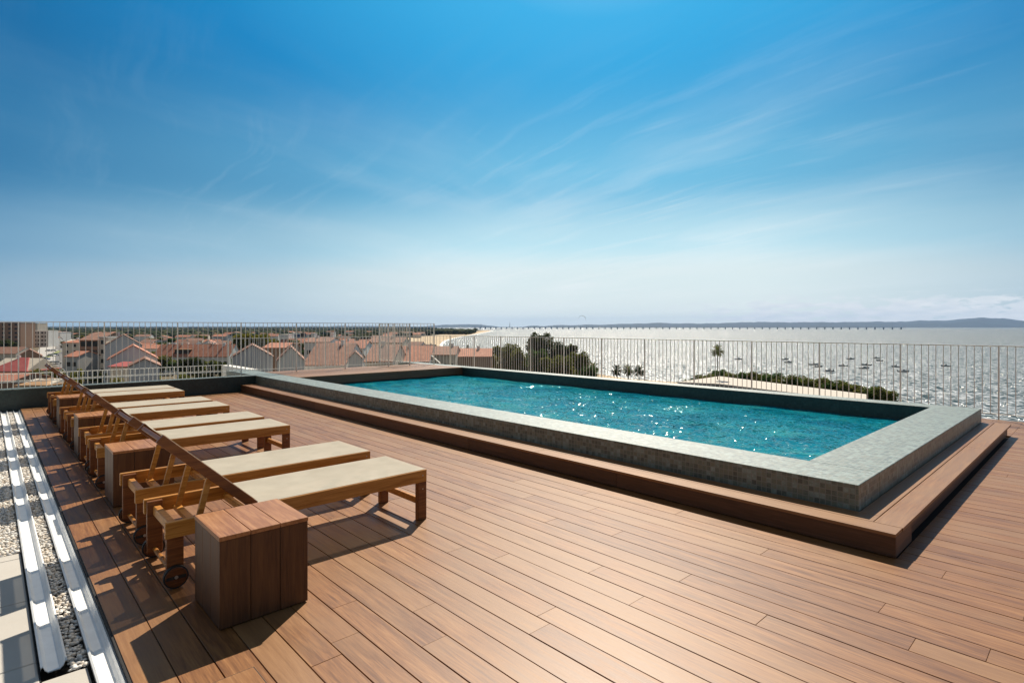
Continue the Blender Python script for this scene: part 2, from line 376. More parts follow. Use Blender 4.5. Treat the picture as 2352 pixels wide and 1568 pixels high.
M_SAND = flat('sand', (.50, .38, .24), .95, var=.2, vs=.05)
M_ASPH = flat('asphalt', (.16, .155, .15), .9, var=.2, vs=.1)
M_PAVE = flat('pale_paving', (.42, .40, .37), .9, var=.15, vs=.1)
M_HILL = flat('scrub_hills', (.025, .045, .06), .95, var=.4, vs=.002)
def f_forest(t):
    r = t.new('ShaderNodeNewGeometry').outputs['Random Per Island']
    return pbsdf(t, t.ramp(r, [(0, (.022, .03, .014)), (.6, (.045, .055, .025)), (1, (.085, .085, .04))]), .95, spec=.05)
M_FOREST = mat('wood_canopy', f_forest)

# ------------------------------------------------------------------ terrace: decking
rng = random.Random(4)
PITCH = .1486; DX0 = .45; DX1 = 11.95
def boards(mb, x0, x1, y0, y1, top, thick=.022, lens=(2.0, 3.0), gap=.0042, hole=None, skip=None):
    n = round((x1 - x0) / PITCH)
    for i in range(n):
        a = x0 + i * PITCH; b = a + PITCH - gap - rng.uniform(0, .0015)
        y = y0 - rng.uniform(0, lens[1] - .4)
        while y < y1:
            L = rng.uniform(*lens); ya, yb = max(y, y0), min(y + L - .0012, y1)
            if yb - ya > .02 and not (skip and skip(a, b, ya, yb)):
                segs = [(ya, yb)]
                if hole and b > hole[0] and a < hole[1]:
                    segs = [s for s in ((ya, min(yb, hole[2])), (max(ya, hole[3]), yb)) if s[1] - s[0] > .02]
                for s_ in segs: mb.box(a, b, s_[0], s_[1], top - thick, top + rng.uniform(-.0006, .0006))
            y += L
mb = MB()
HATCH = (DX0 + PITCH * 0.0 + .0, .857, 2.0, 2.585)
# main field in front of / beside the pool
boards(mb, DX0, 4.285 + .02, -3.0, 13.72, 0.0)
nx = round((4.305 - DX0) / PITCH)
boards(mb, DX0 + nx * PITCH, DX1, -3.0, .955, 0.0)
boards(mb, 10.285, DX1, .957, 15.7, 0.0)
struct(mb.build('wooden_deck', M_DECK, bevel=.0012))
mb = MB().box(DX0 + .002, DX1 - .01, -3.0, 15.8, -.20, -.028)
struct(mb.build('deck_subfloor', M_DARKSUB))
# access hatch outline: thin frame groove and its lid
hx0, hx1, hy0, hy1 = .45 + 2 * PITCH - .06, .857, 2.02, 2.585
hat = thing('access_hatch', 'square wooden access hatch flush in the deck in front of the nearest side table', 'hatch', (0, 0, 0))
MB().box(hx0, hx1, hy0, hy1, .0008, .0030).build('lid', M_DECK, hat)
g = MB()
for a in ((hx0 - .004, hx0, hy0, hy1), (hx1, hx1 + .004, hy0, hy1 + .004), (hx0 - .004, hx1, hy1, hy1 + .004)): g.box(a[0], a[1], a[2], a[3], .0006, .0020)
g.build('rim', M_BLACK, hat)
# roof slab below everything
struct(MB().prism([(-6, -4), (12.6, -4), (12.6, 16.3), (4.6, 16.3), (4.6, 19.2), (-6, 19.2)], -.9, -.205).build('roof_slab', M_CONC))
# concrete strip on the left, gravel, drain channels
cs = MB()
yy = -3.0
while yy < 5.1:
    cs.box(-2.5, .168, yy, min(yy + .80, 5.12) - .006, -.2, -.050); yy += .80
cs.box(.172, .335, -3, 3.20, -.2, -.052)
struct(cs.build('concrete_paving', M_CONC, bevel=.004))
def channel(x0, x1, y0, y1, label, seg=None):
    t = .004; z0 = -.052; z1 = -.026; fl = .008
    prof = [(x0, z1 - .010), (x0, z1), (x0 + fl, z1 + .004), (x0 + fl + .006, z0 + .012), (x0 + fl + .018, z0), (x1 - fl - .018, z0), (x1 - fl - .006, z0 + .012), (x1 - fl, z1 + .004), (x1, z1), (x1, z1 - .010)]
    inner = prof; n = len(prof)
    low = [(px_, pz - t) for px_, pz in prof]
    m = MB(); vs = []; 
    for y in (y0, y1):
        for p in inner: vs.append((p[0], y, p[1]))
        for p in low: vs.append((p[0], y, p[1]))
    fs = []
    for i in range(n - 1):
        fs.append((i, i + 1, 2 * n + i + 1, 2 * n + i)); fs.append((n + i + 1, n + i, 3 * n + i, 3 * n + i + 1))
    m.add(vs, fs); o = m.build('drain_channel', M_ALU)
    return tag(o, label, 'drain channel', 'metal drain channels along the deck edge')
channel(.345, .440, -3.0, 13.70, 'white metal drain channel running right beside the deck edge')
channel(.175, .270, 3.27, 13.70, 'white metal drain channel between the two pebble strips')
struct(MB().box(.440, .4515, -3, 13.7, -.2, -.004).build('edge_strip', M_BLACK))
struct(MB().box(.168, .1735, 3.2, 5.2, -.2, -.053).build('joint_strip', M_BLACK))
# pebbles
ico = None
def ico_verts():
    bm = bmesh.new(); bmesh.ops.create_icosphere(bm, subdivisions=1, radius=1); v = [p.co.copy() for p in bm.verts]; f = [tuple(q.index for q in fc.verts) for fc in bm.faces]; bm.free(); return v, f
IV, IF = ico_verts()
bm = bmesh.new(); bmesh.ops.create_icosphere(bm, subdivisions=2, radius=1); IV2 = [p.co.copy() for p in bm.verts]; IF2 = [tuple(q.index for q in fc.verts) for fc in bm.faces]; bm.free()
def pebbles(x0, x1, y0, y1, label):
    m = MB(); r_ = random.Random(int(x0 * 999)); y = y0
    while y < y1:
        sz = .0095 if y < 7 else .013
        k = max(3, int((x1 - x0) / (sz * 1.7)))
        for i in range(k):
            s_ = sz * r_.uniform(.7, 1.35)
            x = x0 + (i + r_.random()) / k * (x1 - x0)
            M = Matrix.Translation((x, y + r_.uniform(-.01, .01), -.052 + r_.uniform(-.008, .010))) @ Matrix.Rotation(r_.uniform(0, 6.3), 4, 'Z') @ Matrix.Rotation(r_.uniform(-.6, .6), 4, 'X') @ Matrix.Diagonal((s_ * r_.uniform(1, 1.6), s_, s_ * r_.uniform(.5, .85), 1))
            m.add(IV, IF, M)
        y += sz * 1.45
    o = m.build('pebbles', M_PEB, smooth=True, uv=False); return tag(o, label, 'pebbles', kind='stuff')
pebbles(.272, .343, 3.22, 13.7, 'strip of small pale pebbles between the two white drain channels')
pebbles(.03, .165, 5.14, 13.7, 'strip of pale pebbles left of the inner drain channel')
struct(MB().box(-2.5, .343, 5.13, 13.7, -.2, -.072).build('gravel_bed', M_CONC))
struct(MB().box(.17, .345, 3.2, 13.7, -.2, -.095).build('channel_bed', M_DARKSUB))
tag(MB().box(-.06, .022, 5.13, 13.7, -.09, -.02).build('edge_trim', M_ALU, bevel=.003), 'pale metal edge trim left of the outer pebble strip', 'edge trim')

# ------------------------------------------------------------------ pool
PX0, PX1, PY0, PY1 = 4.62, 10.21, 1.26, 16.0      # outer faces
IX0, IX1, IY0, IY1 = 5.16, 9.85, 1.785, 12.60     # inner faces
CT = .35; WL = .125
pool = thing('swimming_pool', 'raised rectangular rooftop swimming pool with turquoise water and green stone mosaic walls', 'swimming pool', (0, 0, 0))
c = MB()
c.box(PX0, IX0, PY0, PY1, -.01, CT); c.box(IX1, PX1, PY0, PY1, -.01, CT); c.box(IX0, IX1, PY0, IY0, -.01, CT)
c.build('coping', M_TILE, pool, bevel=.003)
c = MB()
c.box(IX0, IX0 + .004, IY0, IY1, -1.3, CT - .004); c.box(IX1 - .004, IX1, IY0, IY1, -1.3, CT - .004); c.box(IX0 + .004, IX1 - .004, IY0, IY0 + .004, -1.3, CT - .004)
c.box(IX0, IX1, IY1 - .004, IY1 + .02, -1.3, WL + .02)
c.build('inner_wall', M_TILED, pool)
MB().box(IX0, IX1, IY0, IY1, -1.35, -1.25).build('floor', M_PFLOOR, pool)
s_ = MB(); 
for k in range(4): s_.box(IX0 + .005, IX1 - .005, IY0 + .004 + k * .32, IY0 + .004 + (k + 1) * .32, -1.25, -.06 - k * .30)
s_.build('entry_step', flat('submerged_step_tiles', (.62, .80, .76), .5), pool)
# water sheet with gentle real waves
nxw, nyw = 150, 300; wm = MB(); vs = []
for j in range(nyw + 1):
    for i in range(nxw + 1):
        x = IX0 + .004 + (IX1 - IX0 - .008) * i / nxw; y = IY0 + .004 + (IY1 - IY0 - .008) * j / nyw
        h = .016 * noise.noise(Vector((x * 1.7, y * 1.3, 0))) + .009 * noise.noise(Vector((x * 4.2, y * 3.4, 5)))
        vs.append((x, y, WL + h))
wm.add(vs, [(j * (nxw + 1) + i, j * (nxw + 1) + i + 1, (j + 1) * (nxw + 1) + i + 1, (j + 1) * (nxw + 1) + i) for j in range(nyw) for i in range(nxw)])
wm.build('water', M_POOL, pool, smooth=True, uv=False)
# wooden platform behind the pool
pl_ = MB(); y = IY1
r4 = random.Random(8)
while y < 14.55:
    x = IX0
    while x < IX1:
        L = r4.uniform(1.6, 2.6); pl_.box(x, min(x + L, IX1) - .003, y, y + .142, CT - .021, CT + .003); x += L
    y += .1486
o = thing('wooden_platform', 'raised timber deck platform behind the far end of the pool', 'platform')
pl_.build('top_boards', M_DECKX, o)
MB().box(IX0, IX1, IY1 + .022, 14.56, .0, CT - .03).build('base', M_DARKSUB, o)
MB().box(IX0 + .004, IX1 - .004, IY1 - .018, IY1 + .002, WL + .03, CT - .022).build('fascia', M_FASCIAX, o)
# timber step around the pool
st = thing('pool_step', 'long timber step wrapping around two sides of the raised pool', 'step')
SX, SY, SZT = 4.285, .957, .16
t_ = MB()
def run_y(x0, x1, y0, y1, ln=(2.4, 3.6)):
    y = y0
    while y < y1:
        L = r4.uniform(*ln); t_.box(x0, x1, y, min(y + L, y1) - .003, SZT - .022, SZT); y += L
def run_x(y0, y1, x0, x1, ln=(2.4, 3.6)):
    x = x0
    while x < x1:
        L = r4.uniform(*ln); t_.box(x, min(x + L, x1) - .003, y0, y1, SZT - .022, SZT); x += L
run_y(SX - .004, SX + .165, SY, 13.98); run_y(SX + .170, PX0 - .004, SY + .17, 13.98)
t_.build('tread', M_DECK, st, bevel=.001)
t_ = MB(); run_x(SY - .004, SY + .165, SX + .17, 10.274); run_x(SY + .172, PY0 - .006, PX0 - .002, 10.274)
t_.build('tread', M_DECKX, st, bevel=.001)
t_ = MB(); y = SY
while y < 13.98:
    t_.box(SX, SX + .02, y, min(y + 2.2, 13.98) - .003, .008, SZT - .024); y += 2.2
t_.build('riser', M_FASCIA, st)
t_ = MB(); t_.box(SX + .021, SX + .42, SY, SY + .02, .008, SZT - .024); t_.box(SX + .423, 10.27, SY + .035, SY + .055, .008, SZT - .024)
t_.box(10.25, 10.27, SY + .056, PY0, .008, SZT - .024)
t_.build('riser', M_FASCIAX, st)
MB().box(SX + .03, PX0 + .02, SY + .06, 13.97, .001, SZT - .03).box(PX0 + .02, 10.24, SY + .06, PY0 + .02, .001, SZT - .03).build('frame', M_DARKSUB, st)
# dark wall closing the deck at the far left
wl = thing('parapet_wall', 'low dark tiled parapet wall behind the furthest lounger', 'wall')
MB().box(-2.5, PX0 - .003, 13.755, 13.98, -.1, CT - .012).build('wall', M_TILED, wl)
MB().box(-2.5, PX0 - .003, 13.745, 13.995, CT - .010, CT + .006).build('coping', M_TILE, wl)

# ------------------------------------------------------------------ railings
def railing(p0, p1, z0, z1, posts, nbar, label, rails=(.07,), extra=None, rw=.010, group='white metal bar railings around the terrace'):
    p0 = Vector(p0); p1 = Vector(p1); L = (p1 - p0).length; ux = (p1 - p0).normalized()
    o = thing('railing', label, 'railing', (p0.x, p0.y, z0), math.atan2(ux.y, ux.x), group)
    H_ = z1 - z0; r = MB(); r.box(0, L, -.020, .020, H_ - .014, H_)
    r.build('top_rail', M_METAL, o)
    for zz in rails: MB().box(0, L, -.014, .014, zz, zz + .012).build('bottom_rail', M_METAL, o)
    b = MB(); ps = sorted(posts); k = 0
    for i in range(len(ps) - 1):
        for j in range(1, nbar):
            s = ps[i] + (ps[i + 1] - ps[i]) * j / nbar
            if 0 < s < L: b.box(s - rw / 2, s + rw / 2, -rw / 2, rw / 2, min(rails) + .004, H_ - .015); k += 1
    bo = b.build('bars', M_METAL, o)
    bo['kind'] = 'stuff' if k > 100 else ''
    if k <= 100: del bo['kind']
    for s in ps:
        if -.001 <= s <= L + .001: MB().box(s - .009, s + .009, -.02, .02, 0, H_ - .015).build('post', M_METAL, o)
    return o
def railing_bars(*a, **k):   # every bar a part of its own where there are at most 100
    return railing(*a, **k)
BP = 1.3475
# sea side railing: x = 12.03, runs along y
ys = [1.267 + BP * i for i in range(-3, 12)]
railing((12.03, ys[0]), (12.03, ys[-1]), -.05, 1.19, [BP * i for i in range(15)], 13, 'long white metal bar railing along the sea side behind the pool', rails=(.12,))
# tall railing on the raised platform
railing((-2.25, 14.25), (10.04, 14.25), .34, 1.60, [2.25 + .439 - 2 * 1.335 + 1.335 * i for i in range(9)] + [12.29], 13, 'taller white metal bar railing behind the loungers and the timber platform', rails=(.10,))
# short return piece
railing((9.165, 14.25), (9.165, 16.0), .34, 1.60, [0, .875, 1.75], 9, 'short return of the tall railing beside the platform corner', rails=(.10,))
# lower railing further back
railing((4.68, 16.02), (12.03, 16.08), -.05, 1.19, [BP * i for i in range(5)] + [7.35], 13, 'white bar railing at the far edge of the roof behind the tall railing', rails=(.10,))
br = MB().tube(Vector((*at(990.6, 19.0), zh(816, 19.0))), Vector((*at(1011, 18.2), zh(834.5, 18.2))), .022, n=8)
tag(br.build('support_strut', M_METAL), 'pale slanting support strut at the far corner of the pool', 'strut')
# lower terrace railing at the left, beyond the tall one
LY = 18.2
railing((-4.2, LY), (5.15, LY), -.75, .36, [BP * i for i in range(8)], 13, 'low white railing of the lower terrace beyond the dark parapet', rails=(.93, .10), rw=.014)
pw = MB().box(5.15, 5.40, 15.9, 18.3, -.9, .345)
tag(pw.build('terrace_wall', M_WWHITE, bevel=.01), 'white rendered side wall ending the lower terrace railing', 'wall')

# ------------------------------------------------------------------ loungers
def make_lounger():
    t = thing('sun_lounger', '', 'sun lounger', group='wooden sun loungers lined up along the deck')
    L, W, ZT = 1.775, .62, .385; h = W / 2
    for s in (-1, 1):
        y0, y1 = (h - .028, h) if s > 0 else (-h, -h + .028)
        MB().box(0, L, y0, y1, .292, ZT).build('side_rail', M_TEAK, t, bevel=.003)
    for s in (-1, 1):
        y0, y1 = (h - .05, h) if s > 0 else (-h, -h + .05)
        MB().box(L - .075, L - .001, y0 + (.001 if s < 0 else 0), y1 - (.001 if s > 0 else 0), 0, .291).build('leg', M_TEAKD, t, bevel=.003)
        ya, yb = (h - .058, h - .030) if s > 0 else (-h + .030, -h + .058)
        MB().box(.012, .100, ya, yb, .045, .375).build('leg', M_TEAKD, t, bevel=.003)
        yc = s * (h - .012)
        wh = MB().tube((.055, yc - .014, .066), (.055, yc + .014, .066), .056, n=28).build('wheel', M_TEAKD, t, bevel=.002)
        ring = MB(); nn = 28
        for k in range(nn):
            a0, a1 = 2 * math.pi * k / nn, 2 * math.pi * (k + 1) / nn
            q = [(.055 + r * math.cos(a), yc + yy_, .066 + r * math.sin(a)) for a in (a0, a1) for r in (.0562, .064) for yy_ in (-.012, .012)]
            ring.add(q, [(2, 3, 7, 6), (0, 2, 6, 4), (1, 5, 7, 3)])
        ring.build('tyre', M_RUBBER, wh)
        MB().tube((.055, yc - .017, .066), (.055, yc + .017, .066), .010, n=10).build('hub', M_STEEL, wh)
        cr = MB()
        cr.box(.055 - .050, .055 + .050, yc + s * .0145 - .001, yc + s * .0145 + .001, .066 - .010, .066 + .008).build('groove', M_RUBBER, wh)
    MB().tube((.055, -h + .03, .066), (.055, h - .03, .066), .014, n=10).build('axle', M_TEAK, t)
    MB().box(L - .058, L - .030, -h + .051, h - .051, .115, .165).build('stretcher', M_TEAK, t, bevel=.003)
    MB().box(L - .040, L - .004, -h + .029, h - .029, .315, ZT - .012).build('end_rail', M_TEAK, t, bevel=.003)
    MB().box(.045, .085, -h + .059, h - .059, .285, .345).build('cross_rail', M_TEAK, t, bevel=.004)
    MB().box(.47, .50, -h + .029, h - .029, .29, .33).build('cross_rail', M_TEAK, t, bevel=.004)
    # seat sling, slightly sagging
    HX = .505
    m = MB(); nxs, nys = 14, 8; vs = []
    for j in range(nys + 1):
        for i in range(nxs + 1):
            u, v = i / nxs, j / nys
            vs.append((HX + (L - .006 - HX) * u, -h + .010 + (W - .020) * v, ZT + .003 - .010 * math.sin(math.pi * v) * math.sin(math.pi * min(1, u * 1.02))))
    n1 = nxs + 1
    m.add(vs, [(j * n1 + i, j * n1 + i + 1, (j + 1) * n1 + i + 1, (j + 1) * n1 + i) for j in range(nys) for i in range(nxs)])
    m.build('seat_sling', M_FAB, t, smooth=True)
    # backrest, raised about 45 degrees
    B0 = Vector((.500, 0, .372)); T0 = Vector((-.020, 0, .862)); ax = (T0 - B0).normalized(); nn_ = Vector((-ax.z, 0, ax.x)) * -1
    fr = MB(); hb = h - .034
    for s in (-1, 1):
        fr.beam(B0 + Vector((0, s * (hb - .013), 0)), T0 + Vector((0, s * (hb - .013), 0)), .026, .055, up=nn_)
    fr.beam(T0 + Vector((0, -hb + .027, 0)) - ax * .03, T0 + Vector((0, hb - .027, 0)) - ax * .03, .05, .024, up=nn_)
    fr.beam(B0 + Vector((0, -hb + .027, 0)) + ax * .05, B0 + Vector((0, hb - .027, 0)) + ax * .05, .04, .024, up=nn_)
    bk = fr.build('backrest_frame', M_TEAKD, t, bevel=.003)
    m = MB(); off = nn_ * .030; pa, pb = B0 + ax * .02 + off, T0 - ax * .004 + off
    vs = []; a_n = 10
    for j in range(9):
        for i in range(a_n + 1):
            p = pa.lerp(pb, i / a_n) - nn_ * (.008 * math.sin(math.pi * j / 8)); vs.append((p.x, -hb + .004 + (2 * hb - .008) * j / 8, p.z))
    m.add(vs, [(j * 11 + i, j * 11 + i + 1, (j + 1) * 11 + i + 1, (j + 1) * 11 + i) for j in range(8) for i in range(a_n)])
    m.build('backrest_sling', M_FAB, t, smooth=True)
    # two prop bars and the notch bar they rest on
    for s in (-1, 1):
        MB().beam((.245, s * (hb - .045), .580), (.182, s * (hb - .045), .318), .022, .034, up=(1, 0, 0)).build('prop_bar', M_TEAK, t, bevel=.003)
    MB().box(.160, .205, -h + .030, h - .030, .295, .322).build('notch_bar', M_TEAK, t, bevel=.003)
    for s in (-1, 1):
        for (bx_, bz_) in ((.50, .345), (L - .038, .345), (L - .038, .24)): MB().tube((bx_, s * (h - .004), bz_), (bx_, s * (h + .002), bz_), .006, n=8).build('bolt', M_STEEL, t)
    return t
LP = [(3.972, 'nearest wooden sun lounger, right behind the nearest side table, its wheel showing'),
      (4.855, 'second nearest wooden sun lounger, paired with the one beside the nearest table'),
      (6.67, 'wooden sun lounger just behind the second side table, front one of the second pair'),
      (7.48, 'wooden sun lounger in front of the third side table, rear one of the second pair'),
      (8.86, 'wooden sun lounger just behind the third side table, front one of the third pair'),
      (9.645, 'wooden sun lounger in front of the fourth side table, rear one of the third pair'),
      (11.32, 'wooden sun lounger just behind the furthest side table'),
      (12.03, 'furthest wooden sun lounger, beside the dark parapet wall')]
proto = make_lounger()
rl = random.Random(3)
for i, (y, lab) in enumerate(LP):
    o = proto if i == 0 else copy_tree(proto)
    o.location = (.737 + (0 if i < 2 else rl.uniform(-.006, .006)), y, 0.001); o.rotation_euler = (0, 0, 0 if i < 2 else rad(rl.uniform(-.25, .25))); o['label'] = lab
# side tables
def make_table():
    t = thing('side_table', '', 'side table', group='cube side tables of vertical boards between the loungers')
    S = .222; H_ = .462; g_ = .003; w3 = 2 * S / 3
    tb = MB()
    for i in range(3): tb.box(-S - .002 + i * (w3 + .0013) + (g_ / 2 if i else 0), -S - .002 + (i + 1) * (w3 + .0013) - (g_ / 2 if i < 2 else 0), -S - .003, S + .003, H_ - .022, H_)
    tb.build('top', M_BOXT, t, bevel=.0015)
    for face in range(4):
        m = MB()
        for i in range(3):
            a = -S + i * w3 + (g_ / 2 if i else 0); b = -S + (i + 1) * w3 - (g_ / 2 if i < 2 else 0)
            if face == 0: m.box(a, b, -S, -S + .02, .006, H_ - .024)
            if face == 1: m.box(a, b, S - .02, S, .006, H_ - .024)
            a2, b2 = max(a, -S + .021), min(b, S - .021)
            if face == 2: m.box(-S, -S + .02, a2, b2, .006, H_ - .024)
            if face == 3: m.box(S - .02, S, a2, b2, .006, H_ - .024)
        m.build('side_panel', M_BOXV_SHADED, t, bevel=.001)
    MB().box(-S + .03, S - .03, -S + .03, S - .03, .001, H_ - .03).build('inner_frame', M_DARKSUB, t)
    return t
tp = make_table()
for i, (x, y, lab) in enumerate([(1.058, 3.225, 'nearest wooden cube side table, big in the foreground'), (.985, 5.875, 'second wooden cube side table, between the first and second lounger pairs'),
                                 (.985, 8.305, 'third wooden cube side table, between the second and third lounger pairs'), (.99, 10.665, 'furthest wooden cube side table, before the last two loungers')]):
    o = tp if i == 0 else copy_tree(tp)
    o.location = (x, y, .001); o['label'] = lab
exec_parts = True

# ------------------------------------------------------------------ land and sea
def dl(d, l): p = FW * d + RT * l; return (p.x, p.y)
shore = [(-60, 170), (20, 150), (70, 88), (105, 80), (130, 92), (150, 92), (172, 66), (192, 44), (290, 8), (400, -27), (549, -71), (700, -86), (800, -92), (1085, -96), (1364, -92), (2000, -88), (2700, -93)]
back = [(3000, -170), (3400, -420), (5000, -900), (9000, -1400), (16000, -1800), (24000, -3000), (24000, -26000), (-3000, -26000), (-3000, 900), (-60, 400)]
def land(sh, z, name, m, low):
    top = [dl(*p) for p in sh]
    b = MB(); n = len(top); b.add([(x, y, z) for x, y in top], [tuple(range(n - 1, -1, -1))])
    low_p = [dl(*p) for p in low]
    return b, top, low_p
inl = [(d, l - 14 - d * .012) for d, l in shore]
poly = [dl(*p) for p in inl + back]
gm = MB(); n = len(poly)
gm.add([(x, y, GZ) for x, y in poly], [tuple(range(n))])
g_o = gm.build('ground', M_GROUND); struct(g_o)
if g_o.data.polygons[0].normal.z < 0: g_o.data.flip_normals()
bs = MB(); k = len(shore)
prof_ = [(-14, -.012, GZ - .002), (-7, -.006, GZ - .05), (0, 0, SZ + .0), (3, .001, SZ - .6)]
vs = []
for a, b_, z in prof_:
    for d, l in shore: x, y = dl(d, l + a + d * b_); vs.append((x, y, z))
bs.add(vs, [(r_ * k + i, r_ * k + i + 1, (r_ + 1) * k + i + 1, (r_ + 1) * k + i) for r_ in range(3) for i in range(k - 1)])
b_o = bs.build('beach', M_SAND); struct(b_o)
# wide dry beach patch by the bend
bp = MB(); pts = [dl(520, -80), dl(700, -98), dl(1000, -112), dl(1500, -118), dl(1500, -150), dl(1000, -160), dl(700, -170), dl(480, -130)]
bp.add([(x, y, GZ + .02) for x, y in pts], [tuple(range(len(pts)))]); struct(bp.build('dry_sand', M_SAND))
sf = MB(); vs = []
for a in (-1.5, 1.8):
    for d, l in shore[8:]: x, y = dl(d, l + a * (1 + d * .0012)); vs.append((x, y, SZ + .04))
k2 = len(shore[8:]); sf.add(vs, [(i, i + 1, k2 + i + 1, k2 + i) for i in range(k2 - 1)])
struct(sf.build('surf', M_FROTH))
se = MB(); R_ = 60000; n = 96
se.add([(0, 0, SZ)] + [(R_ * math.cos(2 * math.pi * i / n), R_ * math.sin(2 * math.pi * i / n), SZ) for i in range(n)], [(0, 1 + i, 1 + (i + 1) % n) for i in range(n)])
struct(se.build('sea', M_SEA))
# distant hills: ridge lines with depth
def hills(name, pts, d, depth, seed):
    m = MB(); r_ = random.Random(seed); vs = []; cols = []
    px = pts[0][0]; xs = []
    while px <= pts[-1][0]: xs.append(px); px += 6
    rows = [(0, 0.0), (.12, .45), (.3, .8), (.5, 1.0), (1.0, 0.0)]
    for (f, hf) in rows:
        for px in xs:
            for a, b in zip(pts, pts[1:]):
                if a[0] <= px <= b[0]: py = a[1] + (b[1] - a[1]) * (px - a[0]) / (b[0] - a[0]); break
            dd = d + depth * f; dpk = d + depth * .5
            top = zh(py + 1.5 * noise.noise(Vector((px * .03, seed, 0))) + .9 * noise.noise(Vector((px * .11, seed, 0))) + .5 * noise.noise(Vector((px * .31, seed, 0))), dpk)
            z = SZ - 3 + (top - SZ + 3) * hf * (1 + (.12 * noise.noise(Vector((px * .08, f * 7, seed))) if 0 < hf < 1 else 0))
            if hf == 0: z = SZ - 5
            p = at(px, dd); vs.append((p.x, p.y, z))
    k = len(xs); m.add(vs, [(r * k + i, r * k + i + 1, (r + 1) * k + i + 1, (r + 1) * k + i) for r in range(4) for i in range(k - 1)])
    return struct(m.build(name, M_HILL, smooth=True))
hills('hills', [(1192, 752), (1215, 748.5), (1300, 746.5), (1400, 745), (1500, 741.5), (1600, 743), (1640, 742), (1700, 740), (1760, 739.5), (1860, 740), (1980, 739), (2060, 738.5), (2110, 736.5), (2170, 736), (2215, 731.5), (2260, 729.5), (2310, 731), (2350, 737), (2450, 736), (2600, 738), (2800, 744), (3000, 749)], 11000, 5000, 3)
hills('far_hills', [(960, 752), (985, 748), (1020, 745.8), (1060, 744.5), (1100, 745), (1130, 748), (1150, 751.5)], 13000, 4000, 9)
hills('inland_ridge', [(-500, 748), (-100, 748.5), (200, 749), (420, 749.5), (650, 749), (800, 748), (960, 749), (1000, 751)], 9500, 4000, 12)
# roads and squares in the town
rd = MB(); W2 = lambda px, d: at(px, d)
def quad(m, cs, z): m.add([(p.x, p.y, z) for p in cs], [(0, 1, 2, 3)])
quad(rd, [at(128, 150), at(190, 150), at(150, 640), at(128, 640)], GZ + .03); struct(rd.build('road', M_ASPH))
rd = MB(); quad(rd, [at(60, 190), at(127, 170), at(127, 620), at(96, 620)], GZ + .03); struct(rd.build('car_park', M_PAVE))
vg = MB(); quad(vg, [at(84, 290), at(92, 278), at(142, 400), at(134, 410)], GZ + .08); tag(vg.build('grass_verge', flat('verge', (.22, .24, .08), .9)), kind='structure')

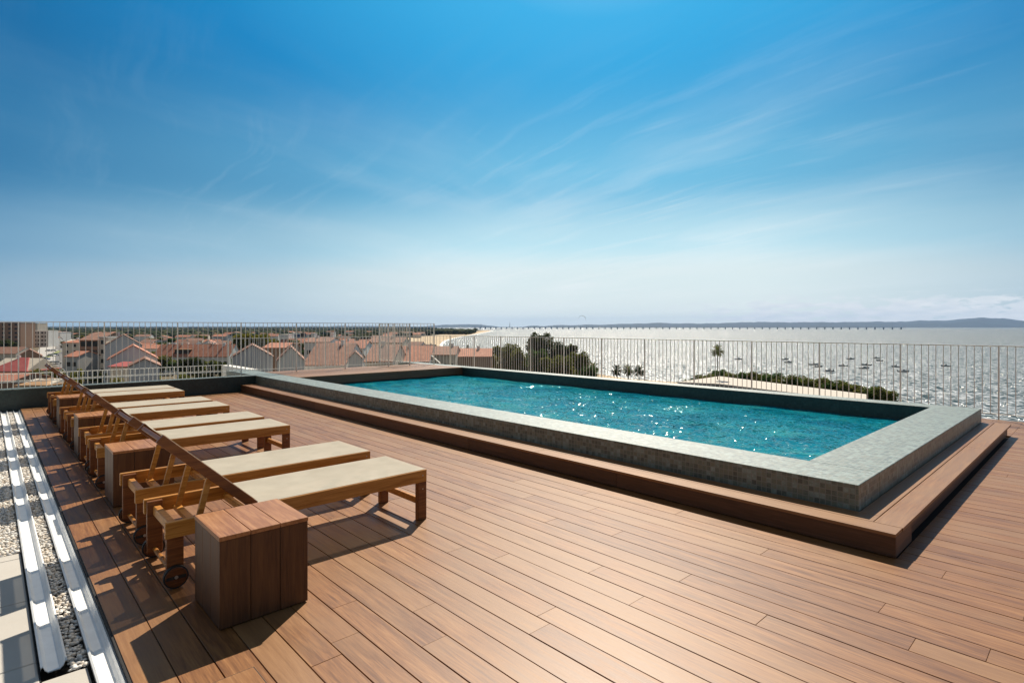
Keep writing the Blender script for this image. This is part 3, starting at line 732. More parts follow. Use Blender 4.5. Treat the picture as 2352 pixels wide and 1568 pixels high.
# ------------------------------------------------------------------ houses
HCOUNT = [0]
def add_windows(o, w_, z0, z1, yf, rows, cols, side=0, ww=.95, wh=1.15, face=None):
    """windows on the local -Y face"""
    if rows == 0 or cols == 0: return
    first = None
    for r in range(rows):
        for c_ in range(cols):
            x = -w_ / 2 + w_ * (c_ + .5) / cols; z = z0 + (z1 - z0) * (r + .55) / rows
            if first is None:
                k = MB().box(-ww / 2, ww / 2, -.04, .05, -wh / 2, wh / 2).build('window', M_GLASS, o); first = k
            else:
                k = first.copy(); sc.collection.objects.link(k)
            k.location = (x, yf, z)
def house(pL, pR, d, yridge, yeave, depth, kind, wall, roof, rows=0, cols=0, label='', cat='house', name='house', chim=0, base=GZ, rot=0, group=None, ww=.95, wh=1.15, parapet=False):
    w_ = (pR - pL) / 1290 * d; ba = math.atan((1176 - (pL + pR) / 2) / 1290)
    if kind == 'G' and rot == 0: rot = ba; w_ *= math.cos(ba)
    pc = at((pL + pR) / 2, d)
    o = thing(name, label, cat, (pc.x, pc.y, base), -HEAD + rot, group)
    if kind == 'F':
        hh = zh(yridge, d) - base
        MB().box(-w_ / 2, w_ / 2, 0, depth, 0, hh).build('wall', wall, o)
        MB().box(-w_ / 2 - .15, w_ / 2 + .15, -.15, depth + .15, hh + .004, hh + .35).build('roof', roof, o)
        add_windows(o, w_ * .94, .6, hh, 0, rows, cols, ww=ww, wh=wh); return o
    if kind == 'G':    # gable end faces the viewer
        he = zh(yeave, d) - base; hr = zh(yridge, d) - base; x = w_ / 2
        MB().add([(-x, 0, 0), (x, 0, 0), (x, 0, he), (0, 0, hr), (-x, 0, he), (-x, depth, 0), (x, depth, 0), (x, depth, he), (0, depth, hr), (-x, depth, he)],
                 [(0, 1, 2, 3, 4), (9, 8, 7, 6, 5), (0, 5, 6, 1), (1, 6, 7, 2), (0, 4, 9, 5), (2, 7, 8, 3), (4, 3, 8, 9)]).build('wall', wall, o)
        r = MB(); sl = (hr - he) / x; e = .25; t = .16
        for s in (-1, 1):
            xo = s * (x + e); ze = he - sl * e
            r.add([(0, -.22, hr + .02), (xo, -.22, ze + .02), (xo, depth + .22, ze + .02), (0, depth + .22, hr + .02), (0, -.22, hr + .02 + t), (xo, -.22, ze + .02 + t), (xo, depth + .22, ze + .02 + t), (0, depth + .22, hr + .02 + t)],
                  [(0, 1, 2, 3), (7, 6, 5, 4), (0, 4, 5, 1), (1, 5, 6, 2), (2, 6, 7, 3), (3, 7, 4, 0)] if s > 0 else [(3, 2, 1, 0), (4, 5, 6, 7), (1, 5, 4, 0), (2, 6, 5, 1), (3, 7, 6, 2), (0, 4, 7, 3)])
        rf = r.build('roof', roof, o)
        add_windows(o, w_ * .9, .6, he, 0, rows, cols, ww=ww, wh=wh)
        ridge_z, ry = hr, depth / 2
    else:              # eaves face the viewer
        he = zh(yeave, d) - base; hr = zh(yridge, d + depth / 2) - base; x = w_ / 2; y = depth / 2
        MB().add([(-x, 0, 0), (x, 0, 0), (x, depth, 0), (-x, depth, 0), (-x, 0, he), (x, 0, he), (x, depth, he), (-x, depth, he), (-x, y, hr), (x, y, hr)],
                 [(0, 1, 5, 4), (1, 2, 6, 9, 5), (2, 3, 7, 6), (3, 0, 4, 8, 7), (4, 5, 9, 8), (6, 7, 8, 9), (3, 2, 1, 0)]).build('wall', wall, o)
        r = MB(); sl = (hr - he) / y; e = .35; t = .16; hip = 1.0 if kind == 'H' else 0
        for s in (-1, 1):
            ye = (-e if s < 0 else depth + e); ze = he - sl * e
            r.add([(-x - .2, ye, ze + .03), (x + .2, ye, ze + .03), (x + .2 - hip * y * .8, y, hr + .03), (-x - .2 + hip * y * .8, y, hr + .03),
                   (-x - .2, ye, ze + t), (x + .2, ye, ze + t), (x + .2 - hip * y * .8, y, hr + t), (-x - .2 + hip * y * .8, y, hr + t)],
                  [(0, 1, 2, 3), (7, 6, 5, 4), (0, 4, 5, 1), (1, 5, 6, 2), (2, 6, 7, 3), (3, 7, 4, 0)])
        if hip:
            for s in (-1, 1):
                a = s * (x + .2); b = s * (x + .2 - y * .8)
                r.add([(a, -e, he - sl * e + t), (a, depth + e, he - sl * e + t), (b, y, hr + t), (a, -e, he - sl * e), (a, depth + e, he - sl * e), (b, y, hr)], [(0, 1, 2), (5, 4, 3), (0, 3, 4, 1)])
        rf = r.build('roof', roof, o)
        add_windows(o, w_ * .9, .6, he, 0, rows, cols, ww=ww, wh=wh)
        ridge_z, ry = hr, y
    rc = random.Random(int(pL * 7 + d))
    for i in range(chim):
        cx_ = rc.uniform(-.4, .4) * w_ if kind != 'G' else rc.uniform(-.15, .15) * w_; cy_ = ry + (rc.uniform(-.12, .1) * depth)
        MB().box(cx_ - .3, cx_ + .3, cy_ - .3, cy_ + .3, ridge_z - 1.0, ridge_z + .75).build('chimney', M_WWHITE, rf)
    return o
AB = 'apartment block'
house(-60, 47, 450, 741, 0, 14, 'F', M_WBRICK, M_WGREY, 6, 7, 'tall brown apartment block at the far left edge of town', AB, 'apartment_block', ww=2.2, wh=1.3)
house(48, 106, 480, 760, 0, 16, 'F', M_WGREY, M_WWHITE, 4, 8, 'long grey apartment block with rows of windows, right of the tall brown one', AB, 'apartment_block', ww=1.6, wh=1.5, rot=rad(14))
house(8, 86, 640, 742, 0, 14, 'F', M_WBEIGE, M_WWHITE, 5, 9, 'pale apartment block rising behind the grey one at the left', AB, 'apartment_block', ww=1.6, wh=1.5)
house(-30, 62, 150, 822, 852, 11, 'H', M_WBEIGE, M_RRED, 1, 3, 'house with a bright red roof at the left edge of the view', chim=1)
house(40, 97, 200, 803, 818, 12, 'G', M_WBRICK, M_RBROWN, 1, 3, 'brown brick gabled house behind the bright red roof')
house(-40, 36, 240, 797, 812, 11, 'E', M_WBEIGE, M_RBROWN, 1, 3, 'beige house with a brown roof below the tall apartment block')
house(38, 108, 98, 869, 885, 8, 'H', M_WBEIGE, M_ROCHRE, 1, 3, 'low house with an ochre hipped roof just beyond the terrace railing')
house(-50, 28, 105, 858, 876, 9, 'E', M_WBRICK, M_RTERRA, 1, 3, 'brown walled house with orange tiles at the lower left, below the red roof')
house(143, 183, 230, 779, 787, 10, 'H', M_WBEIGE, M_RTERRA, 4, 2, 'beige four storey house with a small terracotta roof beside the car park', chim=1)
house(150, 178, 150, 807, 819, 8, 'E', M_WGREY, M_RTERRA, 2, 2, 'small grey walled house with an orange roof in front of the beige one')
house(182, 228, 170, 764, 781, 13, 'E', M_WBRICK, M_RBROWN, 5, 3, 'brown five storey block with dark balconies, left of the big grey gable', AB, 'apartment_block', ww=1.5, wh=1.5)
house(228, 243, 163, 776, 0, 8, 'F', M_WBEIGE, M_WGREY, 5, 1, 'narrow beige stair tower between the brown block and the big grey gable', AB, 'apartment_block')
house(241, 327, 152, 769, 793, 16, 'G', M_WLILAC, M_RBROWN, 0, 0, 'tallest grey blank gable among the left houses', chim=1)
house(249, 363, 122, 794, 825, 14, 'G', M_WLILAC, M_RTERRA, 0, 0, 'wide grey blank gable with an orange roof, in front of the tallest gable')
house(297, 367, 100, 825, 841, 10, 'G', M_WLILAC, M_RBROWN, 1, 4, 'low grey gable with a row of windows just beyond the low railing', ww=.7)
house(252, 308, 112, 832, 842, 8, 'E', M_WBEIGE, M_RRED, 1, 3, 'low house with a pinkish red roof below the wide grey gable')
for i, (a, b, nm) in enumerate([(352, 395, 'leftmost'), (396, 437, 'second from left'), (438, 482, 'third from left'), (483, 526, 'rightmost')]):
    h_ = house(a, b, 215, 791, 818, 10, 'E', M_WWHITE, M_RTERRA, 1, 3, nm + ' white terraced house with orange tiles in the row behind the dark trees', 'terraced house', 'terraced_house', chim=2, group='white terraced houses with orange roofs')
    if i == 1:
        dm = MB().box(-3.0, 2.4, .8, 3.4, 7.0, 8.6).build('dormer', M_WDARK, h_); MB().box(-3.4, 2.8, .5, 3.8, 8.62, 8.85).build('dormer_roof', M_ROCHRE, dm)
house(533, 627, 105, 793.5, 820, 13, 'G', M_WLILAC, M_RBROWN, 0, 0, 'broad grey gable left of the yellow green trees, beyond the tall railing')
house(637, 699, 95, 798, 828, 12, 'G', M_WWHITE, M_RBROWN, 0, 0, 'pale narrow gable right of the broad grey gable')
house(604, 655, 130, 788, 799, 9, 'E', M_WBRICK, M_RTERRA, 1, 2, 'brown walled house with an orange roof seen between the two gables')
house(697, 792, 110, 789, 838, 16, 'E', M_WWHITE, M_RBROWN, 1, 7, 'long white house under a deep brown tiled roof, right of the pale gable', chim=1, ww=1.1)
house(700, 756, 160, 776, 786, 11, 'E', M_WWHITE, M_RBROWN, 2, 4, 'white house with a row of dark windows above the deep brown roof', chim=1)
house(800, 832, 98, 809, 824, 9, 'G', M_WWHITE, M_RBROWN, 0, 0, 'small pale gable between the brown roofs, left of the railing corner')
house(838, 902, 108, 792, 830, 14, 'E', M_WBEIGE, M_RBROWN, 1, 4, 'beige house with a tall weathered roof left of the railing corner', chim=2)
house(758, 836, 150, 784, 800, 11, 'E', M_WWHITE, M_RTERRA, 1, 5, 'white house with an orange roof behind the small pale gable', chim=1)
house(846, 925, 170, 775, 787, 11, 'E', M_WBEIGE, M_RBROWN, 1, 5, 'beige house with a brown roof furthest of the group left of the railing corner', chim=1)
house(912, 985, 118, 796, 830, 12, 'E', M_WWHITE, M_RTERRA, 1, 4, 'white house with reddish tiles right behind the tall railing corner', chim=1)
house(986, 1046, 122, 796, 815, 11, 'E', M_WBEIGE, M_RBROWN, 2, 4, 'brown roofed beige house between the railing corner and the beach', chim=2)
house(1046, 1128, 128, 801, 819, 11, 'E', M_WBRICK, M_RTERRA, 1, 5, 'brick house with a dull red roof nearest the water', chim=1)
house(667, 690, 500, 767, 0, 14, 'F', M_WBLUE, M_WGREY, 1, 3, 'blue warehouse beyond the roofs', 'warehouse', 'warehouse', ww=2, wh=1.5)
house(690, 697, 470, 766, 0, 5, 'F', M_WDARK, M_WDARK, 0, 0, 'black water tower block beside the blue warehouse', 'tower', 'tower')
house(641, 662, 430, 769, 0, 12, 'F', M_WWHITE, M_WWHITE, 0, 0, 'long low white shed left of the blue warehouse', 'shed', 'shed')
house(714, 722, 420, 766, 0, 6, 'F', M_WWHITE, M_WWHITE, 0, 0, 'small white cube building right of the blue warehouse', 'building', 'small_building')
house(758, 766, 430, 765, 0, 6, 'F', M_WWHITE, M_WWHITE, 0, 0, 'small white tower house above the brown roofs', 'building', 'small_building')
house(108, 138, 560, 763, 0, 14, 'F', M_WWHITE, M_WWHITE, 0, 0, 'long white hall behind the dark green tree row', 'hall', 'hall')
# background houses, row after row
ORD = ['first', 'second', 'third', 'fourth', 'fifth', 'sixth', 'seventh', 'eighth', 'ninth', 'tenth', 'eleventh', 'twelfth', 'thirteenth', 'fourteenth', 'fifteenth', 'sixteenth', 'seventeenth', 'eighteenth', 'nineteenth', 'twentieth',
       'twenty-first', 'twenty-second', 'twenty-third', 'twenty-fourth', 'twenty-fifth', 'twenty-sixth', 'twenty-seventh', 'twenty-eighth', 'twenty-ninth', 'thirtieth'] + ['thirty-first', 'thirty-second', 'thirty-third', 'thirty-fourth', 'thirty-fifth', 'thirty-sixth', 'thirty-seventh', 'thirty-eighth', 'thirty-ninth', 'fortieth'] + ['forty-' + q for q in ('first', 'second', 'third', 'fourth', 'fifth', 'sixth', 'seventh', 'eighth', 'ninth')] + ['fiftieth'] + ['fifty-' + q for q in ('first', 'second', 'third', 'fourth', 'fifth', 'sixth', 'seventh', 'eighth', 'ninth')] + ['sixtieth'] + ['sixty-' + q for q in ('first', 'second', 'third', 'fourth', 'fifth', 'sixth', 'seventh', 'eighth', 'ninth')] + ['seventieth'] + ['seventy-' + q for q in ('first', 'second', 'third', 'fourth', 'fifth', 'sixth', 'seventh', 'eighth', 'ninth')]
walls = [(M_WWHITE, 'white'), (M_WBEIGE, 'beige'), (M_WWHITE, 'white'), (M_WGREY, 'grey')]; roofs = [(M_RTERRA, 'orange'), (M_RBROWN, 'brown'), (M_RBROWN, 'brown'), (M_RTERRA, 'reddish')]
def shore_l(d):
    for a, b in zip(shore, shore[1:]):
        if a[0] <= d <= b[0]: return a[1] + (b[1] - a[1]) * (d - a[0]) / (b[0] - a[0])
    return -93
rh = random.Random(21)
for ri, (d0, rn, p_from) in enumerate([(285, 'front', 190), (345, 'second', 195), (420, 'third', 150), (520, 'fourth', 110), (660, 'fifth', 90), (860, 'sixth', -10), (1150, 'furthest', -20)]):
    px = p_from; cnt = 0
    while True:
        wm_ = rh.uniform(8, 15) * (1 if d0 < 600 else 1.35); wp_ = wm_ / d0 * 1290
        d = d0 + rh.uniform(-.05, .05) * d0
        if (px + wp_ - 1176) / 1290 * d > shore_l(d) - 45: break
        if rh.random() < (.80 if d0 < 700 else .6) and not (d0 < 600 and 525 < px < 640) and cnt < 30:
            wm2, wn_ = rh.choice(walls); rm2, rn_ = rh.choice(roofs); he = rh.uniform(3.2, 6.5); hr = he + rh.uniform(1.8, 3.0)
            yr = 750 + (CAM_H - (GZ + hr)) * 1290 / (d + 5); ye = 750 + (CAM_H - (GZ + he)) * 1290 / d
            k = rh.choice('EEEG') 
            house(px, px + wp_, d, yr if k != 'G' else 750 + (CAM_H - (GZ + hr)) * 1290 / d, ye, rh.uniform(8, 11), k, wm2, rm2, 1 if d0 < 600 else 0, rh.randint(2, 4) if d0 < 600 else 0,
                  '%s house with %s roof, %s from left in the %s row of distant houses' % (wn_, rn_, ORD[cnt], rn), chim=rh.choice([0, 1, 1, 2]) if d0 < 700 else 0, rot=rh.uniform(-.35, .35), group='distant houses of the %s row' % rn)
            cnt += 1
        px += wp_ * rh.uniform(1.02, 1.35)

# ------------------------------------------------------------------ trees
def crown_mesh(seed, n, lobes, leaf=.16, flat_=1.0):
    r_ = random.Random(seed); m = MB()
    ls = []
    for i in range(lobes):
        a = r_.uniform(0, 6.28); rr = r_.uniform(.05, .62); z = r_.uniform(-.35, .62) * flat_
        ls.append((Vector((rr * math.cos(a), rr * math.sin(a), z)), r_.uniform(.26, .46)))
    for i in range(n):
        c_, lr = r_.choice(ls); v = Vector((r_.gauss(0, 1), r_.gauss(0, 1), r_.gauss(0, 1))).normalized() * lr * (r_.random() ** .35)
        v.z *= .8; p = c_ + v; s = leaf * r_.uniform(.5, 1.2)
        q = Matrix.Rotation(r_.uniform(0, 6.28), 3, 'Z') @ Matrix.Rotation(r_.uniform(-1.2, 1.2), 3, 'X')
        m.add([p + q @ Vector((-s, -s * .5, 0)), p + q @ Vector((s * .2, -s * .6, s * .15)), p + q @ Vector((s, s * .4, 0)), p + q @ Vector((-s * .3, s * .6, -s * .1))], [(0, 1, 2, 3)])
    return m
def me_only(mbx, name):
    me = bpy.data.meshes.new(name); me.from_pydata([tuple(p) for p in mbx.v], [], mbx.f); return me
CR = [me_only(crown_mesh(s, 8000, 16, .052), 'crown') for s in (1, 2, 3)]
CRS = [me_only(crown_mesh(s, 1500, 9, .10), 'crown') for s in (5, 6)]
def trunk_mesh(r_top=.4):
    m = MB(); m.tube((0, 0, 0), (.03, 0, .6), .05, .032, 8); r_ = random.Random(2)
    for i in range(5):
        a = i * 1.3; m.tube((.03, 0, .42 + i * .035), (.28 * math.cos(a), .28 * math.sin(a), .78 + .03 * i), .022, .008, 5)
    return me_only(m, 'trunk')
TK = trunk_mesh()
MESHM = {}
def with_mat(me, m):
    k = (me.name, m.name)
    if k not in MESHM:
        c_ = me.copy(); c_.materials.clear(); c_.materials.append(m); MESHM[k] = c_
    return MESHM[k]
def tree(pos, z0, h_, wd, mtl, label, big=True, group=None, name='tree', cat='tree', seed=0, low=.0):
    o = thing(name, label, cat, (pos.x, pos.y, z0), seed * 1.7, group)
    r_ = random.Random(seed)
    t = bpy.data.objects.new('trunk', with_mat(TK, M_BARK)); sc.collection.objects.link(t); t.parent = o; t.scale = (wd * .9, wd * .9, h_)
    c_ = bpy.data.objects.new('crown', with_mat(r_.choice(CR if big else CRS), mtl)); sc.collection.objects.link(c_); c_.parent = o
    ch = h_ * (1 - low); c_.location = (0, 0, low * h_ + ch * .5); c_.scale = (wd * .58, wd * .58, ch * .60); return o
def tree_px(px, ytop, d, wpx, mtl, label, big=True, group=None, seed=0, low=.12, base=GZ, **k):
    return tree(at(px, d), base, (zh(ytop, d) - base) * 1.0, wpx / 1290 * d, mtl, label, big, group, seed=seed, low=low, **k)
GB = 'big trees between the houses and the water'
tree_px(1243, 762, 150, 74, M_LDARK, 'tallest dark broad tree in front of the sea, right of the roofs', seed=1, group=GB)
tree_px(1290, 783, 146, 84, M_LDARK, 'dark dense tree just right of the tallest one', seed=2, group=GB)
tree_px(1325, 806, 140, 70, M_LOLIVE, 'lower olive tree at the right end of the big clump', seed=3, group=GB)
tree_px(1232, 800, 138, 66, M_LGREEN, 'green bushy tree at the foot of the tallest one', seed=14, group=GB)
tree_px(1164, 788, 150, 74, M_LOLIVE, 'olive green feathery tree left of the dark clump', seed=4, group=GB)
tree_px(1192, 803, 142, 54, M_LOLIVE, 'smaller olive green tree touching the dark clump on its left', seed=5, group=GB)
tree_px(1130, 815, 146, 40, M_LYEL, 'low yellow green tree beside the dull red roof', seed=6, group=GB)
tree_px(1280, 815, 130, 90, M_LOLIVE, 'olive bush in front of the dark clump', seed=15, group=GB)
tree_px(1352, 832, 128, 44, M_LGREEN, 'rounded green bush at the right foot of the dark clump', seed=7, group=GB)
GY = 'yellow green trees behind the gables'
for i, (px, yt, wp_, nm) in enumerate([(546, 770, 34, 'leftmost'), (572, 765, 42, 'tallest'), (602, 767, 40, 'third from left'), (628, 774, 32, 'rightmost')]):
    tree_px(px, yt, 290, wp_ * 1.15, M_LYEL, nm + ' yellow green tree in the clump behind the broad grey gable', seed=20 + i, group=GY)
for i, px in enumerate([106, 115, 124, 134, 144, 151]):
    tree_px(px, 769.5, 660, 13, M_LGREEN, ORD[i] + ' from the left of the clipped dark green trees by the car park', big=False, seed=30 + i, group='clipped street trees by the car park')
for i, (px, yt, d, wp_, nm) in enumerate([(416, 820, 170, 26, 'leftmost'), (436, 817, 170, 30, 'second'), (455, 822, 168, 26, 'third'), (487, 829, 160, 24, 'fourth'), (508, 827, 160, 28, 'fifth')]):
    tree_px(px, yt, d, wp_ * 1.15, M_LDARK, nm + ' dark garden tree in front of the white terraced houses' if i else 'leftmost dark garden tree in front of the white terraced houses', big=False, seed=40 + i, group='dark garden trees by the terraced houses')
for i, (px, yt, d, wp_, m_, nm) in enumerate([(80, 840, 120, 40, M_LOLIVE, 'olive tree beside the red roofed house'), (130, 838, 125, 34, M_LYEL, 'yellow green tree left of the lounger backrests'), (178, 850, 90, 40, M_LYEL, 'yellow green shrub tree behind the low railing'),
                                         (265, 855, 90, 34, M_LYEL, 'low yellow green tree under the pinkish red roof'), (420, 847, 110, 50, M_LOLIVE, 'olive tree at the right end of the low railing'), (190, 768, 520, 10, M_LYEL, 'small yellowish tree behind the beige house'),
                                         (540, 812, 120, 24, M_LGREEN, 'green tree at the left foot of the broad grey gable'), (870, 800, 200, 20, M_LDARK, 'dark cypress-like tree behind the weathered roof'), (1003, 786, 180, 20, M_LDARK, 'round dark tree above the houses near the beach'),
                                         (1072, 797, 150, 22, M_LDARK, 'round dark tree behind the dull red roof'), (655, 806, 110, 26, M_LDARK, 'dark tree between the two gables'), (826, 783, 220, 14, M_LDARK, 'thin dark tree among the orange roofs')]):
    tree_px(px, yt, d, wp_, m_, nm, seed=60 + i, big=d < 130)
garden = []
for i in range(34):
    d = rh.uniform(125, 245); px = rh.uniform(182, 980); hh = rh.uniform(4.5, 7.5)
    if (px - 1176) / 1290 * d < shore_l(d) - 12: garden.append((px, d, hh, hh * rh.uniform(.9, 1.4), rh.choice([1, 2, 2])))
for i in range(150):
    d = rh.choice([rh.uniform(250, 500), rh.uniform(400, 1200)]); px = rh.uniform(-20, 1010)
    if (px - 1176) / 1290 * d > shore_l(d) - 60 or (60 < px < 150 and d < 640): continue
    hh = rh.uniform(4, 9); garden.append((px, d, hh, hh * rh.uniform(.9, 1.5), rh.choice([0, 1, 2])))
cnt = [0, 0, 0]
for px, d, hh, wd, k in sorted(garden):
    tree(at(px, d), GZ, hh, wd, (M_LDARK, M_LGREEN, M_LOLIVE)[k], '%s %s garden tree from the left among the distant roofs' % (ORD[cnt[k]], ('dark', 'bright green', 'olive')[k]), False, 'small garden trees among the distant roofs', seed=100 + int(px), low=.1); cnt[k] += 1
# palms
def palm_meshes():
    m = MB(); r_ = random.Random(7)
    for i in range(64):
        a = r_.uniform(0, 6.28); el = r_.uniform(-.7, 1.35); L = r_.uniform(.8, 1.05)
        d_ = Vector((math.cos(a) * math.cos(el), math.sin(a) * math.cos(el), math.sin(el))); side = Vector((-math.sin(a), math.cos(a), 0)); p = Vector((0, 0, 0)); pts = [p.copy()]
        for s in range(6):
            p = p + d_ * (L / 6); d_ = (d_ + Vector((0, 0, -.17))).normalized(); pts.append(p.copy())
        for s in range(1, 6):
            a0, a1 = pts[s], pts[s + 1]; wdt = .16 * (1.15 - abs(s - 4) * .25)
            for sg in (-1, 1):
                for q in range(3):
                    b0 = a0.lerp(a1, q / 3); tip = b0 + side * sg * wdt + d_ * .10 + Vector((0, 0, -.06)); m.add([b0, b0 + (a1 - a0) * .45, tip], [(0, 1, 2)])
        for s in range(6): m.add([pts[s] - side * .010, pts[s] + side * .010, pts[s + 1] + side * .008, pts[s + 1] - side * .008], [(0, 1, 2, 3)])
    cr = me_only(m, 'palm_crown'); t = MB(); prev = Vector((0, 0, 0))
    for i in range(8): nx_ = Vector((.02 * math.sin(i), 0, (i + 1) / 8)); t.tube(prev, nx_, .030 - i * .001, .029 - i * .001, 8, cap=False); prev = nx_
    return cr, me_only(t, 'palm_trunk')
PCR, PTK = palm_meshes()
def palm(px, ycr, d, wpx, label, seed):
    p = at(px, d); hz = zh(ycr, d) - GZ; R0 = wpx / 1290 * d / 2
    o = thing('palm_tree', label, 'palm tree', (p.x, p.y, GZ), seed, 'palms by the shore')
    t = bpy.data.objects.new('trunk', with_mat(PTK, M_BARK)); sc.collection.objects.link(t); t.parent = o; t.scale = (R0 * 2.6, R0 * 2.6, hz)
    c_ = bpy.data.objects.new('crown', with_mat(PCR, M_LOLIVE if seed % 2 else M_LDARK)); sc.collection.objects.link(c_); c_.parent = o; c_.location = (0, 0, hz); c_.scale = (R0, R0, R0)
palm(1648, 806, 112, 34, 'tall lone palm standing above the pale pavilion roof', 1)
palm(1417, 851, 140, 32, 'left one of the three palms near the big tree clump', 2)
palm(1443, 851, 138, 32, 'middle one of the three palms near the big tree clump', 3)
palm(1468, 852, 136, 32, 'right one of the three palms near the big tree clump', 4)
palm(1362, 846, 133, 34, 'short palm at the right foot of the dark tree clump', 5)
# pavilion and its hedge
pv = thing('beach_pavilion', 'low beach pavilion with a wide pale flat roof behind the pool', 'pavilion')
PVZ = -9.0
def gp(px, py, z): d = 1290 * (CAM_H - z) / (py - 750); return at(px, d)
pr = [gp(1556, 877, PVZ), gp(1652, 863.5, PVZ), gp(1990, 905, PVZ), gp(1990, 922, PVZ), gp(1776, 896, PVZ), gp(1652, 881, PVZ)]
MB().prism([(p.x, p.y) for p in pr][::-1], PVZ - .35, PVZ).build('roof', flat('pale_roof_membrane', (.52, .47, .40), .8), pv)
cen = sum(pr, Vector((0, 0))) / 6
pi_ = [cen + (p - cen) * .93 for p in pr]
MB().prism([(p.x, p.y) for p in pi_][::-1], GZ, PVZ - .36).build('wall', M_WDARK, pv)  # dark block stands in for the shaded openings under the roof
for a, b in zip(pr, pr[1:] + pr[:1]):
    L = (b - a).length; kk = max(1, int(L / 3.2))
    for i in range(kk):
        q = a.lerp(b, i / kk); q = cen + (q - cen) * .985
        MB().box(q.x - .12, q.x + .12, q.y - .12, q.y + .12, GZ, PVZ - .352).build('post', M_WWHITE, pv)
hg = [(1592, 869, 124, 34), (1612, 860, 125, 36), (1632, 853, 126, 38), (1652, 848, 127, 38), (1672, 850, 124, 38), (1692, 852, 122, 40), (1714, 852, 120, 40), (1736, 855, 118, 42), (1758, 855, 116, 42), (1781, 857, 114, 44), (1804, 858, 111, 44),
      (1827, 862, 109, 46), (1850, 864, 107, 46), (1874, 866, 105, 48), (1899, 870, 103, 48), (1923, 874, 101, 50), (1948, 876, 100, 50), (1972, 879, 98, 52), (1997, 883, 97, 50), (2020, 889, 96, 48), (2041, 898, 95, 44)]
for i, (px, yt, d, wp_) in enumerate(hg):
    tree_px(px, yt, d, wp_ * 1.4, M_LOLIVE if i % 3 else M_LGREEN, ORD[i] + ' from the left of the olive shore bushes behind the pale pavilion roof', big=True, seed=200 + i, low=.25, group='shore bushes behind the pavilion', name='shrub', cat='shrub')

# ------------------------------------------------------------------ distant woods (one mass)
fm = MB(); rf_ = random.Random(11)
for i in range(4200):
    d = 700 * (14 ** rf_.random()); px = rf_.uniform(-350, 1135)
    if (px - 1176) / 1290 * d > (shore_l(d) if d < 2700 else -.17 * d + 300) - 70: continue
    if d < 1300 and rf_.random() < .55: continue
    p = at(px, d); s = rf_.uniform(3.2, 6.5) * (1 + d / 4500); hz = rf_.uniform(3, 6) * (1 + d / 16000)
    fm.add(IV, IF, Matrix.Translation((p.x, p.y, GZ + hz * .6)) @ Matrix.Diagonal((s * rf_.uniform(1, 2.2), s, hz, 1)))
for i in range(420):     # darker pine wood behind the beach
    px = rf_.uniform(1000, 1092); d = rf_.uniform(1250, 1600)
    if (px - 1176) / 1290 * d > -100: continue
    p = at(px, d); fm.add(IV, IF, Matrix.Translation((p.x, p.y, GZ + 5)) @ Matrix.Diagonal((5, 5, rf_.uniform(4, 7), 1)))
tag(fm.build('woodland', M_FOREST, smooth=True, uv=False), 'dark scattered woodland on the plain beyond the town', 'woodland', kind='stuff')

# ------------------------------------------------------------------ bridge over the bay
M_BRIDGE = flat('bridge_concrete', (.36, .41, .47), .8)
bd = 3650
def bx(px, d=bd): return at(px, d)
bg_ = thing('bridge', 'very long low bridge crossing the bay on many piers', 'bridge', (0, 0, 0))
a = at(1085, 4600); b = at(2080, 3500); ax2 = (b - a); Lb = ax2.length; ux = ax2.normalized()
M_ = Matrix.Translation((a.x, a.y, SZ)) @ Matrix.Rotation(math.atan2(ux.y, ux.x), 4, 'Z')
MB().box(0, Lb, -8, 8, 13.0, 15.2, M_).build('deck', M_BRIDGE, bg_)
npi = 64
p0 = MB().box(-3, 3, -6, 6, -2, 12.99).build('pier', M_BRIDGE, bg_)
for i in range(npi):
    k = p0 if i == 0 else p0.copy()
    if i: sc.collection.objects.link(k)
    q = a + ux * (Lb * (i + .5) / npi); k.location = (q.x, q.y, SZ); k.rotation_euler = (0, 0, math.atan2(ux.y, ux.x))
for i, px in enumerate([1171, 1105]):
    p = at(px, 9000); tag(MB().add([(p.x - 4, p.y - 4, SZ), (p.x + 4, p.y - 4, SZ), (p.x + 4, p.y + 4, SZ), (p.x - 4, p.y + 4, SZ), (p.x, p.y, SZ + (105 if i == 0 else 80))], [(0, 1, 4), (1, 2, 4), (2, 3, 4), (3, 0, 4)]).build('mast', M_WDARK),
        ['taller thin mast on the horizon right of the beach', 'shorter thin mast on the horizon above the low hill'][i], 'mast')
# kite
kt = MB(); kc = at(1336.5, 520); vs = []; K = 14
for i in range(K + 1):
    a = math.pi * (i / K); x = -math.cos(a) * 3.5; z = math.sin(a) * 3.6; ch = .25 + 1.1 * math.sin(a) ** .7
    for dy in (-ch / 2, ch / 2):
        for dz in (0, .18): vs.append((x, dy, z + dz))
fs = []
for i in range(K):
    o_ = i * 4; fs += [(o_, o_ + 4, o_ + 6, o_ + 2), (o_ + 1, o_ + 3, o_ + 7, o_ + 5), (o_, o_ + 1, o_ + 5, o_ + 4), (o_ + 2, o_ + 6, o_ + 7, o_ + 3)]
kt.add(vs, fs); ko = kt.build('kite', flat('kite_cloth', (.10, .11, .12), .7)); ko.location = (kc.x, kc.y, zh(734, 520)); ko.rotation_euler = (0, rad(12), -HEAD)
tag(ko, 'dark curved kite high over the bay', 'kite')
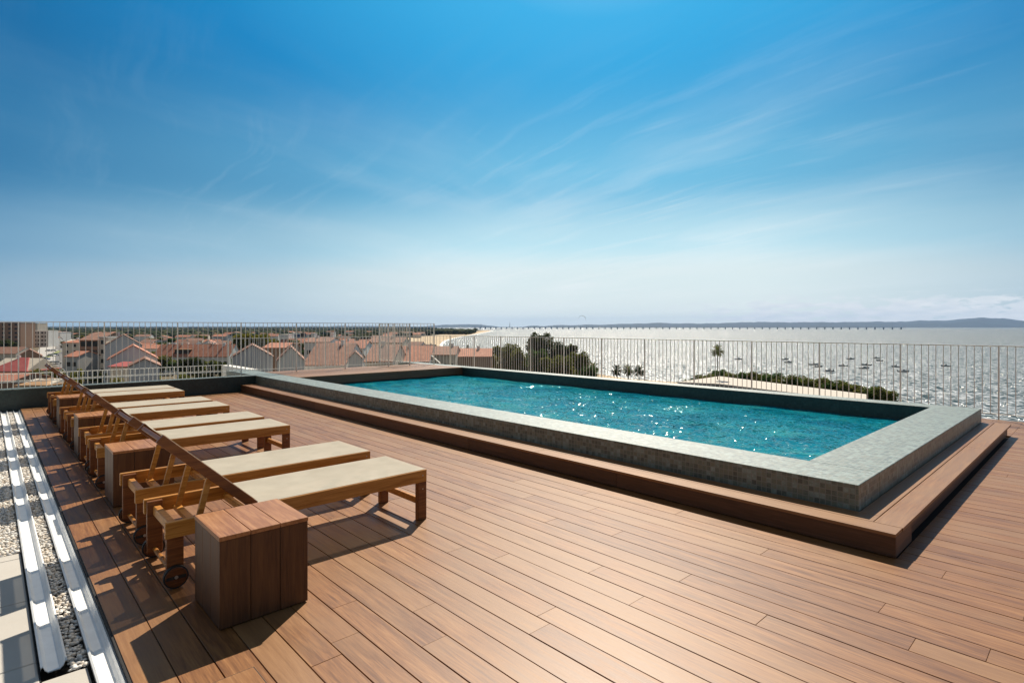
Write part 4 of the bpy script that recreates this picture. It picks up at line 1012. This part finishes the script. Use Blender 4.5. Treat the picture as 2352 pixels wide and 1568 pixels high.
# ------------------------------------------------------------------ boats
def make_boat():
    t = thing('boat', '', 'boat', group='small boats moored off the shore')
    L, B = 5.6, 1.05; m = MB(); st_ = []; n = 10; vs = []
    for i in range(n + 1):
        u = i / n; x = -L / 2 + L * u; bw = B * (1 - max(0, (u - .45) / .55) ** 2.2) * (.92 + .08 * math.sin(u * 3)); sh = .62 + .42 * u * u; kz = -.25 + .35 * max(0, u - .75) / .25
        for (yy_, zz) in ((-bw, sh), (-bw * .82, .15), (0, kz), (bw * .82, .15), (bw, sh), (bw * .86, sh - .03), (bw * .7, .3), (0, .28), (-bw * .7, .3), (-bw * .86, sh - .03)): vs.append((x, yy_, zz))
    q = 10
    fs = [(i * q + j, (i + 1) * q + j, (i + 1) * q + (j + 1) % q, i * q + (j + 1) % q) for i in range(n) for j in range(q)]
    fs += [tuple(range(q))]
    m.add(vs, fs); m.build('hull', M_WGREY, t, smooth=False)
    cb = MB(); cb.add([(-.5, -.6, .6), (.9, -.6, .65), (.9, .6, .65), (-.5, .6, .6), (-.4, -.5, 1.45), (.35, -.5, 1.45), (.35, .5, 1.45), (-.4, .5, 1.45)], [(0, 1, 5, 4), (1, 2, 6, 5), (2, 3, 7, 6), (3, 0, 4, 7), (4, 5, 6, 7)]).build('cabin', M_WGREY, t)
    MB().box(-3.05, -2.8, -.16, .16, .1, 1.05).build('outboard_motor', M_BLACK, t)
    return t
bp_ = make_boat()
BO = [(1697, 825.6, 'lone small boat right of the tall palm'), (1804, 826, 'upper boat of the close pair left of centre of the mooring'), (1811, 833, 'lower boat of the close pair left of centre of the mooring'),
      (1869, 838, 'small boat just right of the close pair'), (1881, 843, 'small boat lying right below its neighbour near the pavilion end'), (1905, 853, 'small boat nearest the pavilion roof'),
      (1936, 841, 'small boat in the middle of the mooring'), (1954, 825.5, 'faint distant boat above the middle of the mooring'), (1990, 839, 'boat above a lower one, left of the rightmost group'),
      (1985, 846.5, 'boat lying below another, above the shore bushes'), (2012, 823, 'distant boat of the far right pair'), (2020, 829, 'nearer boat of the far right pair'),
      (2057, 843, 'small boat beside the thick railing post on the right'), (2075, 854, 'nearest boat at the right of the mooring'), (2172, 841.5, 'rightmost boat, alone on the open water')]
rb_ = random.Random(5)
for i, (px, py, lab) in enumerate(BO):
    o = bp_ if i == 0 else copy_tree(bp_)
    d = 1290 * (CAM_H - SZ) / (py - 750); p = at(px, d); o.location = (p.x, p.y, SZ); o.scale = (.72, .72, .8); o.rotation_euler = (0, 0, -HEAD + rb_.uniform(-.35, .35) + (math.pi if rb_.random() < .3 else 0)); o['label'] = lab
# cars in the car park
def make_car():
    t = thing('parked_car', '', 'car', group='cars in the car park on the left')
    body = MB(); prof_c = [(-2.1, .35), (-2.15, .8), (-1.5, .95), (2.0, .85), (2.15, .6), (2.15, .35)]
    n = len(prof_c); body.add([(x, -.85, z) for x, z in prof_c] + [(x, .85, z) for x, z in prof_c], [tuple(range(n)), tuple(range(2 * n - 1, n - 1, -1))] + [(i, n + i, n + (i + 1) % n, (i + 1) % n) for i in range(n)])
    body.build('body', M_WWHITE, t)
    MB().add([(-1.7, -.8, .93), (1.0, -.8, .93), (1.0, .8, .93), (-1.7, .8, .93), (-1.3, -.65, 1.42), (.3, -.65, 1.42), (.3, .65, 1.42), (-1.3, .65, 1.42)], [(0, 1, 5, 4), (1, 2, 6, 5), (2, 3, 7, 6), (3, 0, 4, 7), (4, 5, 6, 7)]).build('cabin', M_GLASS, t)
    for x in (-1.3, 1.35):
        for s in (-1, 1): MB().tube((x, s * .72, .32), (x, s * .88, .32), .32, n=12).build('wheel', M_RUBBER, t)
    return t
car0 = make_car()
CP = [(96, 300, 'dark car at the left edge of the car park', M_WDARK), (104, 296, 'dark blue car beside the dark one in the car park', M_WBLUE), (113, 262, 'white car left of the row in the car park', None), (121, 262, 'white car, middle of the front row in the car park', None), (130, 262, 'white car at the right of the front row', None),
      (118, 330, 'white car behind the front row', None), (127, 335, 'grey car behind the front row', M_WGREY), (122, 225, 'silver car nearest the terrace', M_WLILAC), (133, 218, 'white car nearest the road', None), (124, 400, 'distant white car in the car park', None), (112, 395, 'distant grey car in the car park', M_WGREY)]
for i, (px, d, lab, mm) in enumerate(CP):
    o = car0 if i == 0 else copy_tree(car0)
    p = at(px, d); o.location = (p.x, p.y, GZ + .04); o.rotation_euler = (0, 0, -HEAD + (0 if i % 2 else 1.5)); o['label'] = lab
bodies = [x for x in bpy.data.objects if x.parent and x.parent.name.startswith('parked_car') and x.name.startswith('body')]
for x in bodies:
    for (px, d, lab, mm) in CP:
        if x.parent['label'] == lab and mm is not None: x.data = x.data.copy(); x.data.materials[0] = mm
# ------------------------------------------------------------------ haze
hz_ = MB().box(-17500, 17500, -17500, 17500, SZ - 60, 330)
HAZE = 2.8e-5
def f_haze(t):
    return t.new('ShaderNodeVolumePrincipled', {'Color': (.36, .60, 1.0, 1), 'Density': HAZE, 'Anisotropy': .15}).outputs[0]
mh = bpy.data.materials.new('haze'); mh.use_nodes = True; th = N(mh.node_tree); th.n.clear()
oh = th.new('ShaderNodeOutputMaterial'); th.l.new(f_haze(th), oh.inputs['Volume'])
tag(hz_.build('haze', mh, uv=False), kind='stuff')
